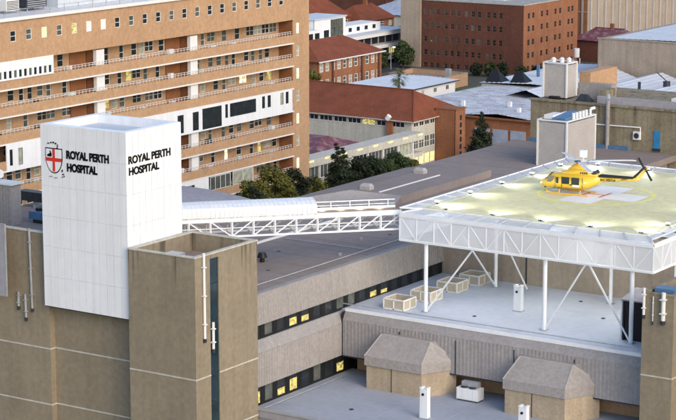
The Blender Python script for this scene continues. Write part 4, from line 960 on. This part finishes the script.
corr(wh, -217, -198, 373.5, 414, lambda x, y: 7.0 + .8 * (1 - abs(x + 207.5) / 9.5), 'old_metal_roof', nm='corrugated_roof')
B(-235.1, -197.9, 373.3, 373.6, 6.7, 7.05).build('fascia', 'brick_brown', wh)
for x, y in ((-221, 382), (-212, 386), (-206, 379)): MB().box(x, x + .7, y, y + .7, 7.4, 8.6).build('roof_vent', 'white_paint', wh)
fw = thing('white_roof_hall', (-230, 445, 0), 'wide low hall with flat white roof and two black skylights', 'building')
B(-241.5, -215, 427, 470, 0, 5.9).build('wall', 'cream_paint', fw)
corr(fw, -242, -214.5, 426.5, 470.5, lambda x, y: 6.1 + .6 * (1 - abs(x + 228.2) / 13.8), 'white_metal_roof', 1.2, nm='metal_roof')
for x in (-238.5, -232.0):
    MB().add([(x - 2.4, 427.5, 6.2), (x + 1.8, 427.5, 6.2), (x + 1.8, 432, 6.2), (x - 2.4, 432, 6.2), (x - 2.6, 431, 8.8), (x - 1.2, 431.4, 8.8)], [(0, 1, 5, 4), (1, 2, 5), (2, 3, 4, 5), (3, 0, 4)]).build('black_skylight', 'black', fw)
MB().box(-234.5, -233.9, 441, 441.6, 6.3, 9.2).build('flue', 'blue_tank', fw)
sw = thing('sawtooth_white_roof', (-205, 430, 0), 'white roof of three shallow gables before long brown wall', 'building')
B(-222, -176, 402, 446, 0, 7.0).build('wall', 'cream_paint', sw)
def saw(x, y):
    k = ((x + 222) / 11.5) % 1; return 7.1 + 2.2 * (1 - abs(2 * k - 1)) * .9
for i in range(4): corr(sw, -222 + 11.5 * i, -210.5 + 11.5 * i - .02, 401.5, 446.5, lambda x, y, i=i: 7.1 + 1.9 * (1 - abs((x + 222 - 11.5 * i) / 5.75 - 1)), 'white_metal_roof', 1.2, 'gable_roof')
MB().bar((-196.8, 418, 8), (-196.8, 418, 10.4), .5).tube((-193.5, 425, 8.2), (-193.5, 425, 10), .8, 12).bar((-193.5, 425, 10), (-195.5, 424, 12), .2).build('roof_antenna', 'dark_metal', sw)

# ------------------------------------------------------------------ far brick office block
rb = thing('red_brick_block', (-279, 505, 0), 'five storey red brick office block with small windows in groups', 'building')
RX, RY = -263.0, 486.9
rows = (14.45, 10.8, 7.15, 3.5, -.1)
hl = [(x - .55, x + .55, max(z, .15), z + 1.55) for z in rows for x in (-293.0, -291.1, -289.2, -286.6, -284.7, -282.8, -280.2, -278.3, -276.4, -273.6, -271.8, -269.9)]
MB().wall('-Y', RY, -294.3, RX, 0, 18.2, hl, .25).build('front_wall', 'brick_red', rb)  # same brick as the side; darker colour stands in for shade
for i, (a0, a1, z0, z1) in enumerate(hl): window(rb, '-Y', RY, (a0 + a1) / 2, z0, 1.1, z1 - z0, 'glass_mid' if (i * 7) % 13 == 3 else 'glass_dark', 'brick_brown', 0, 1, t=.06)
hr = [(y - .6, y + .6, z, z + 1.5) for z in (14.6, 11.2, 7.6, 4.1, .6) for y in (489.8, 492.3, 497.1, 500.2, 504.9, 507.6, 512.6, 514.8)]
MB().wall('+X', RX, RY, 518, 0, 18.2, hr, .25).build('side_wall', 'brick_orange', rb)  # same brick as the front; lighter orange paints in the sunlit side
for (a0, a1, z0, z1) in hr: window(rb, '+X', RX, (a0 + a1) / 2, z0, 1.2, 1.5, 'glass_dark', 'brick_brown', 0, 1, t=.06)
B(-294, RX - .3, RY + .3, 518, 0, 18.1).build('core', 'brick_red', rb); B(-294.4, RX + .15, RY - .15, 518.1, 18.2, 18.5).build('coping', 'kerb', rb)
B(-300.6, -294.35, RY - .6, 512, 0, 19.5).build('pale_stair_wall', 'brick_pale', rb)
B(-291, -284, 494, 500, 18.5, 19.6).build('roof_plant', 'galvanised', rb); B(-279, -273, 494, 499, 18.5, 19.9).build('roof_plant', 'white_metal_roof', rb)
bw = thing('long_brown_building', (-215, 470, 0), 'long windowless brown brick building with white roof at right', 'building')
B(-222.2, -160, 448.5, 505, 0, 15.6).build('wall', 'brick_pale', bw); B(-222.4, -160, 448.3, 448.9, 15.6, 15.9).build('coping', 'brick_pale', bw)
corr(bw, -220, -160, 449.2, 505, lambda x, y: 15.8 + .015 * (x + 220), 'white_metal_roof', 1.5, 'white_roof')
B(-222.0, -221.4, 448.35, 448.5, 0, 15.6).build('corner_pier', 'brick_pale', bw)
tbld = thing('ribbed_office_block', (-285, 580, 0), 'tall brown office block with pale vertical fins at top right', 'building')
B(-330, -279.2, 556, 640, 0, 40).build('front_wall', 'brick_brown', tbld)
B(-279.2, -279.0, 556, 680, 0, 40).build('side_wall', 'brick_pale', tbld)
for i in range(24): B(-278.99, -278.5, 557 + i * 4.8, 557.7 + i * 4.8, 0, 40).build('fin', 'tower_cladding', tbld)
for i in range(6): B(-303 + i * 4.4, -302.5 + i * 4.4, 555.7, 556, 0, 40).build('fin', 'grey_cladding', tbld)
for z in (10, 14): B(-330, -279.3, 555.85, 556, z, z + .25).build('floor_band', 'grey_cladding', tbld)
t = thing('white_water_tank', (-257, 506, 0), 'slim white tank tower beside the red brick block', 'tank')
MB().tube((-257, 506, 3.2), (-257, 506, 5.6), .8, 14).build('tank', 'white_paint', t)
for s_ in (-1, 1): MB().bar((-257 + s_, 506, 0), (-257 + s_, 506, 3), .25).build('leg', 'white_paint', t)

# ------------------------------------------------------------------ three storey brick house row with hipped roof
bh = thing('brick_ward_house', (-287, 430, 0), 'red brick house with two rows of white windows and hipped tile roof', 'building')
hx = -279.8
ho = [(y - .75, y + .75, z, z + 2.1) for z in (6.9, 2.9) for y in [416.6 + 2.55 * i for i in range(11)]]
MB().wall('+X', hx, 415.3, 443.6, 0, 9.5, ho, .2).build('long_wall', 'brick_orange', bh)
for (a0, a1, z0, z1) in ho: window(bh, '+X', hx, (a0 + a1) / 2, z0, 1.5, 2.1, 'curtain' if int(a0 * 3) % 3 else 'glass_mid', 'white_paint', 0, 1, t=.14)
B(-294, hx - .25, 415.3, 443.6, 0, 9.4).build('core', 'brick_orange', bh)
for y in (421.0, 434.0, 441.8): B(hx, hx + .3, y, y + .7, 0, 9.4).build('buttress', 'brick_red', bh)
P_ = [(-295, 414.5, 9.5), (hx + .8, 414.5, 9.5), (hx + .8, 444.4, 9.5), (-295, 444.4, 9.5), (-287.5, 421.5, 13.6), (-287.5, 437.5, 13.6)]
MB().add(P_, [(0, 1, 4), (1, 2, 5, 4), (2, 3, 5), (3, 0, 4, 5)]).build('tiled_roof', 'terracotta', bh)
MB().bar((hx + .8, 414.5, 9.45), (hx + .8, 444.4, 9.45), .25, .25).build('gutter', 'white_paint', bh)
lwb = thing('low_white_building', (-255, 418, 0), 'low white building with pale flat roof behind terracotta roof', 'building')
WWX = -245.5
hw = [(y - .7, y + .7, 5.1, 6.2) for y in (397.5, 402, 407, 412.5, 418)]
MB().wall('+X', WWX, 394, 421.5, 0, 6.95, hw, .2).build('wall', 'white_paint', lwb)
for i, (a0, a1, z0, z1) in enumerate(hw): window(lwb, '+X', WWX, (a0 + a1) / 2, z0, 1.4, 1.1, ('glass_dark', 'glass_dark', 'curtain', 'glass_mid', 'glass_dark')[i], 'white_paint', 1, 0)
B(-262, WWX - .25, 394, 421.5, 0, 6.9).build('core', 'white_paint', lwb)
corr(lwb, -263, WWX + .7, 393.3, 422.2, lambda x, y: 7.0 + .3 * (1 - abs(x + 254) / 10), 'white_metal_roof', 1.2, 'metal_roof')
B(WWX + .5, WWX + .75, 393.3, 422.2, 6.78, 6.98).build('fascia', 'dark_metal', lwb)
lp = thing('low_brick_parapet_building', (-270, 452, 0), 'low tan brick building with open parapet beside palm', 'building')
walls4(lp, -281, -264.5, 449, 460.5, 3.2, .4, 2.2, 'brick_tan', 'brick_pale'); B(-268, -266.8, 455, 456.2, 2.2, 4.6).build('roof_tank', 'galvanised', lp)
# ------------------------------------------------------------------ white modern building and the houses behind it
wm = thing('white_terraced_building', (-312, 478, 0), 'white modern building with stepped balconies and large dark window', 'building')
WX = -306.0
for k, (z0, y0, y1) in enumerate(((-1.2, 462, 498), (2.2, 462, 498), (5.6, 446, 498))):
    B(WX - 8, WX, y0, y1, z0 + 2.3, z0 + 3.2).build('balcony_band', 'white_paint', wm)
    n = int((y1 - y0) / 3.6)
    MB().wall('+X', WX - 1.4, y0, y1, z0 - .25, z0 + 2.32, [(y0 + .4 + 3.6 * i, y0 + 3.4 + 3.6 * i, z0 + .2, z0 + 2.2) for i in range(n)], .2).build('balcony_wall', 'grey_cladding', wm)
    for i in range(n): window(wm, '+X', WX - 1.4, y0 + 1.9 + 3.6 * i, z0 + .2, 3.0, 2.0, 'glass_lit_dim' if (k, i) == (1, 8) else 'glass_dark', 'dark_metal', 2, 0)
B(WX - 22, WX - 1.7, 440, 498, 0, 8.4).build('core', 'white_paint', wm)
B(WX - 22, WX + .1, 440, 498.5, 8.82, 9.1).build('roof_slab', 'white_metal_roof', wm)
MB().wall('+X', WX - 2.5, 456, 471, 9.1, 14.4, [(463.7, 469.8, 9.3, 14.0), (460.5, 463.0, 9.3, 11.4)], .3).build('penthouse_wall', 'white_panel', wm)
window(wm, '+X', WX - 2.5, 466.75, 9.3, 6.1, 4.7, 'glass_mid', 'dark_metal', 2, 1); window(wm, '+X', WX - 2.5, 461.75, 9.3, 2.5, 2.1, 'glass_dark', 'dark_metal', 1, 0)
B(WX - 12, WX - 2.8, 456, 471, 9.1, 14.3).build('penthouse', 'white_paint', wm); B(WX - 12.3, WX - 2.2, 455.7, 471.3, 14.4, 14.7).build('penthouse_roof', 'white_metal_roof', wm)
MB().wall('+X', WX - 3.5, 471.4, 490, 9.1, 11.4, [(474 + 4 * i, 475.6 + 4 * i, 9.7, 10.8) for i in range(4)], .2).build('upper_wall', 'white_panel', wm)
for i in range(4): window(wm, '+X', WX - 3.5, 474.8 + 4 * i, 9.7, 1.6, 1.1, 'glass_dark', 'dark_metal', 0, 0)
B(WX - 10, WX - 3.8, 471.4, 490, 9.1, 11.3).build('upper_storey', 'white_paint', wm)
MB().wall('+X', WX - .3, 440, 455.5, 9.1, 12.2, [(441 + 3 * i, 443.2 + 3 * i, 9.7, 11.4) for i in range(5)], .2).build('corner_pavilion', 'white_panel', wm)
for i in range(5): window(wm, '+X', WX - .3, 442.1 + 3 * i, 9.7, 2.2, 1.7, 'glass_dark', 'dark_metal', 1, 0)
B(WX - 8, WX - .6, 440, 455.4, 9.1, 12.1).build('pavilion_core', 'white_paint', wm)

def house(x0, x1, y0, y1, ze, zr, label, wallm='brick_red', roofm='terracotta', axis='x', wins=3, gable=False):
    t = thing('house', ((x0 + x1) / 2, (y0 + y1) / 2, 0), label, 'house', 'houses beyond the hospital')
    n = wins; st = (y1 - y0) / n
    holes = [(y0 + st * (i + .28), y0 + st * (i + .72), z, z + 1.5) for i in range(n) for z in ([ze - 2.2] + ([ze - 5.4] if ze > 6.5 else []))]
    MB().wall('+X', x1, y0, y1, 0, ze, holes, .2).build('wall', wallm, t)
    for i, (a0, a1, z0, z1) in enumerate(holes): window(t, '+X', x1, (a0 + a1) / 2, z0, a1 - a0, 1.5, 'glass_dark' if i % 3 else 'curtain', 'white_paint', 1, 1, t=.12)
    B(x0, x1 - .25, y0, y1, 0, ze - .02).build('core', wallm, t)
    e = .7; xm, ym = (x0 + x1) / 2, (y0 + y1) / 2
    b = [(x0 - e, y0 - e, ze), (x1 + e, y0 - e, ze), (x1 + e, y1 + e, ze), (x0 - e, y1 + e, ze)]
    if axis == 'x': k = 0 if gable else (y1 - y0) * .35; r_ = [(x0 - e + k, ym, zr), (x1 + e - k, ym, zr)]; fs = [(0, 1, 5, 4), (1, 2, 5), (2, 3, 4, 5), (3, 0, 4)]
    else: k = 0 if gable else (x1 - x0) * .35; r_ = [(xm, y0 - e + k, zr), (xm, y1 + e - k, zr)]; fs = [(0, 1, 4), (1, 2, 5, 4), (2, 3, 5), (3, 0, 4, 5)]
    o = MB().add(b + r_, fs).build('roof', roofm, t)
    MB().box(xm - .5, xm + .5, ym + 1, ym + 2, ze, zr + 1.2).build('chimney', 'brick_brown', o)
    MB().bar(r_[0], r_[1], .35).build('ridge', roofm, o)
    return t
house(-342, -326, 478, 500, 11.0, 17.5, 'large house with orange tile roof behind white modern building', 'brick_orange', 'terracotta', 'y', 5)
house(-336, -325, 505, 522, 9.0, 13.0, 'house with lower orange roof right of the large tiled roof', 'brick_orange', 'terracotta', 'y', 4)
house(-352, -338, 466, 478, 13.0, 19.0, 'gabled brown house with white gable windows at hospital corner', 'brick_brown', 'terracotta', 'x', 3, True)
house(-346, -334, 452, 465, 12.0, 15.0, 'dark red roofed house beside the end of hospital block', 'cream_paint', 'maroon_metal', 'y', 3)
house(-352, -334, 545, 575, 7.0, 10.5, 'long grey roofed shed house behind orange roofs', 'cream_paint', 'far_blue', 'y', 4)
house(-330, -318, 555, 566, 6.0, 9.5, 'house with dark gable left of pale stair wall', 'far_grey', 'dark_metal', 'x', 3, True)
house(-325, -312, 520, 540, 5.0, 8.5, 'small red roofed house against the pale stair wall', 'brick_red', 'maroon_metal', 'y', 3)
house(-392, -352, 560, 600, 12.0, 15.0, 'deep red brick block at the top of the picture', 'brick_red', 'maroon_metal', 'y', 7)
house(-372, -340, 610, 640, 9.0, 12.5, 'far white walled house near street lamp at top', 'white_paint', 'far_blue', 'y', 5)
house(-420, -395, 540, 572, 10.0, 13.5, 'far house with pale blue roof above the hospital corner', 'far_grey', 'far_blue', 'y', 5)
house(-408, -380, 500, 530, 8.0, 12.0, 'far house with dark roof right of hospital end', 'far_grey', 'dark_metal', 'y', 4)
house(-470, -440, 640, 680, 9.0, 13.0, 'farthest house at the top edge with dark roof', 'far_grey', 'far_grey', 'y', 5)
house(-430, -395, 690, 720, 8.0, 12.0, 'farthest pale house at top edge beside tall lamp', 'cream_paint', 'far_blue', 'y', 5)
house(-266, -250, 522, 534, 6.0, 9.0, 'low dark red building between the two far office blocks', 'brick_red', 'maroon_metal', 'x', 3)
def street_lamp(x, y, h, label):
    t = thing('street_lamp', (x, y, 0), label, 'street lamp', 'lit street lamps')
    MB().tube((x, y, 0), (x, y, h), .12, 8, .07).build('pole', 'galvanised', t)
    MB().bar((x, y, h), (x + 1.2, y - .5, h + .3), .08).build('arm', 'galvanised', t)
    MB().box(x + .9, x + 1.7, y - .65, y - .35, h + .2, h + .32).build('lamp_head', 'dark_metal', t); MB().box(x + 1.0, x + 1.6, y - .65, y - .35, h + .05, h + .2).build('lamp_glass', 'lamp_warm', t)
street_lamp(-298.5, 478, 6.0, 'lit street lamp in front of tree by the pale wall')
street_lamp(-332, 580, 9.0, 'tall lit street lamp near top edge of picture')
def car(x, y, label, rz=0, m='car_paint'):
    t = thing('car', (x, y, 0.03), label, 'car', 'parked cars in the street', rz)
    WL[t.name] = Vector((0, 0, 0))
    MB().hexa([(-2.2, -.85, .35), (2.2, -.85, .35), (2.2, .85, .35), (-2.2, .85, .35)], [(-2.15, -.82, .85), (2.1, -.82, .8), (2.1, .82, .8), (-2.15, .82, .85)]).build('body', m, t)
    MB().hexa([(-1.8, -.78, .85), (1.2, -.78, .85), (1.2, .78, .85), (-1.8, .78, .85)], [(-1.3, -.62, 1.42), (.5, -.62, 1.42), (.5, .62, 1.42), (-1.3, .62, 1.42)]).build('cabin_glass', 'glass_dark', t)
    B(-1.3, .5, -.6, .6, 1.42, 1.46).build('roof', m, t)
    for sx in (-1.35, 1.35):
        for sy in (-1, 1): MB().tube((sx, sy * .65, .33), (sx, sy * .88, .33), .33, 14).build('wheel', 'rubber', t)
car(-301, 470, 'pale parked car below the lit lamp by white building', R(80)); car(-254, 477, 'grey parked car in front of the red brick block', R(5)); car(-247, 478.5, 'second grey car farther right by the red brick block', R(5), 'galvanised')

# ------------------------------------------------------------------ trees
def crown_mesh(clumps, n, leaf, seed, m, flat_=0.75):
    rd = random.Random(seed); a = MB()
    tot = sum(c[3] ** 2 for c in clumps)
    for (x, y, z, r_) in clumps:
        k = int(n * r_ * r_ / tot)
        for i in range(k):
            d = Vector((rd.gauss(0, 1), rd.gauss(0, 1), rd.gauss(0, 1))).normalized()
            q = r_ * (rd.random() ** .45) * rd.uniform(.75, 1.12)
            p = Vector((x + d.x * q, y + d.y * q, z + d.z * q * flat_))
            u = Vector((rd.gauss(0, 1), rd.gauss(0, 1), rd.gauss(0, .7))).normalized()
            v = u.cross(d + Vector((rd.uniform(-.5, .5),) * 3)).normalized()
            s_ = leaf * rd.uniform(.45, 1.6)
            a.quad(p - u * s_, p + v * s_ * .5, p + u * s_, p - v * s_ * .5)
    return a.mesh('crown', m)
def tree(name, x, y, h, r_, label, m, seed, zt=.35, n=5000, leaf=.22, cone=False, cat='tree', group=None, base=0.0):
    rd = random.Random(seed)
    t = thing(name, (x, y, base), label, cat, group)
    hb_ = base + (h - base) * zt
    a = MB(); a.tube((x, y, base), (x + .1, y, hb_), .05 * r_ + .12, 9, .04 * r_ + .07)
    cl = []
    for i in range(16):
        f = (i + .5) / 16
        if cone: rr = r_ * (1.05 - f) * .9; z = hb_ + (h - hb_) * f * .95
        else: rr = r_ * math.sin(math.pi * (.18 + .7 * f)) * .75; z = hb_ + (h - hb_) * (.05 + .85 * f)
        an = i * 2.4 + rd.uniform(-.4, .4); q = rr * rd.uniform(.35, .95) if not cone else rr * .5
        c_ = (x + q * math.cos(an), y + q * math.sin(an), z, max(.35, (r_ * rd.uniform(.30, .5)) if not cone else rr * .7 + .2)); cl.append(c_)
        if i % 2: a.tube((x + .1, y, hb_ - .5), (c_[0], c_[1], c_[2]), .07 + .02 * r_, 6, .03)
    a.build('trunk', 'bark', t)
    place('crown', crown_mesh(cl, n, leaf, seed, m), t)
    return t
tree('olive_tree', -176, 244.0, 17.2, 3.6, 'yellow green tree at left end of hedge before hospital', 'leaf_olive', 1, .3, 12000, .19, group='trees beside the brick hospital')
tree('olive_tree', -175, 247.8, 18.8, 3.7, 'tallest yellow green tree before the hospital balconies', 'leaf_olive', 2, .3, 12500, .19, group='trees beside the brick hospital')
tree('olive_tree', -177, 253.2, 16.6, 3.2, 'yellow green tree right of the tallest one before hospital', 'leaf_olive', 3, .3, 10000, .19, group='trees beside the brick hospital')
tree('dark_shrub', -173, 240.4, 17.6, 2.6, 'dark green shrub at far left of hospital trees', 'leaf_dark', 4, .3, 3200, .24, group='trees beside the brick hospital')
tree('dark_shrub', -182, 264.0, 15.2, 3.4, 'dark green tree at the corner of the hospital block', 'leaf_dark', 5, .3, 10000, .19, group='trees beside the brick hospital')
tree('olive_tree', -184, 272.8, 12.6, 2.8, 'small yellow green tree just right of hospital corner', 'leaf_olive', 6, .3, 3200, .24, group='trees beside the brick hospital')
tree('cypress', -197, 298.0, 13.6, 3.6, 'tall pointed dark cypress left of cream link bridge', 'leaf_dark', 7, .1, 13000, .2, True, group='trees before the link bridge')
tree('cypress', -198, 301.5, 12.2, 3.6, 'second dark cypress close behind the tall one', 'leaf_dark', 8, .1, 10000, .2, True, group='trees before the link bridge')
for i, (x, y, h, r_, m, l) in enumerate(((-197, 305.5, 9.4, 3.6, 'leaf_dark', 'dark bushy tree right of the cypresses'), (-197.5, 310.5, 8.6, 3.6, 'leaf_dark', 'broad dark tree below middle of link bridge'),
                                       (-198, 315.5, 7.6, 3.4, 'leaf_mid', 'mid green tree under link bridge windows'), (-198.5, 320.5, 8.0, 3.6, 'leaf_mid', 'low green tree near right end of link bridge'),
                                       (-200, 326.5, 6.2, 2.6, 'leaf_olive', 'low yellow green shrub before lit ground floor'), (-203, 333.5, 4.2, 2.0, 'leaf_olive', 'smallest yellow green shrub by lit windows'))):
    tree('bushy_tree', x, y, h, r_, l, m, 20 + i, .2, 12000, .2, group='trees before the link bridge')
tree('conical_tree', -199.0, 352, 12.2, 4.0, 'dark conical tree in front of brick warehouse', 'leaf_dark', 31, .1, 10000, .22, True)
tree('bushy_tree', -194.5, 354, 5.6, 2.2, 'small green shrub right of the dark conical tree', 'leaf_mid', 32, .2, 3000, .26)
tree('round_tree', -297, 482, 7.2, 3.6, 'round green tree at foot of pale stair wall', 'leaf_mid', 33, .2, 4500, .34)
tree('round_tree', -301, 477, 5.2, 2.6, 'lower green tree left of the one at pale wall', 'leaf_mid', 34, .2, 3000, .34)
tree('round_tree', -279, 411, 8.2, 2.8, 'light green tree at left end of red brick house', 'leaf_olive', 35, .3, 3200, .30)
for i, x in enumerate((-272, -268.5, -264, -259, -254)):
    tree('round_bush', x, 478 + (i % 2), 3.4 + .5 * (i % 3), 2.0, ('dark bush leftmost before red brick block', 'dark bush second from left before red brick block', 'taller dark bush mid way before red brick block', 'dark bush near corner of red brick block', 'dark bush right of the red block corner')[i], 'leaf_mid' if i % 2 else 'leaf_dark', 40 + i, .15, 2200, .3, cat='bush', group='bushes before the red brick block')
pt = thing('palm_tree', (-240.3, 388, 0), 'fan palm standing before low white building', 'palm tree')
MB().tube((-240.3, 388, 0), (-240.2, 388, 11.4), .36, 10, .24).build('trunk', 'bark', pt)
rd = random.Random(5); a = MB()
for i in range(110):
    an = rd.uniform(0, 6.28); el = rd.uniform(-1.0, 1.3); L_ = rd.uniform(1.9, 2.9); d = Vector((math.cos(an) * math.cos(el), math.sin(an) * math.cos(el), math.sin(el)))
    s_ = Vector((-math.sin(an), math.cos(an), 0)); p0 = Vector((-240.2, 388, 11.5)); p1 = p0 + d * L_ * .55; p2 = p0 + d * L_ + Vector((0, 0, -.45))
    for j in range(-2, 3): a.quad(p1, p1.lerp(p2, .5) + s_ * (.16 * j + .05), p2 + s_ * .3 * j, p1.lerp(p2, .5) + s_ * (.16 * j - .05))
    a.quad(p0, p0.lerp(p1, .5) + s_ * .05, p1, p0.lerp(p1, .5) - s_ * .03)
a.build('crown', 'leaf_palm', pt)
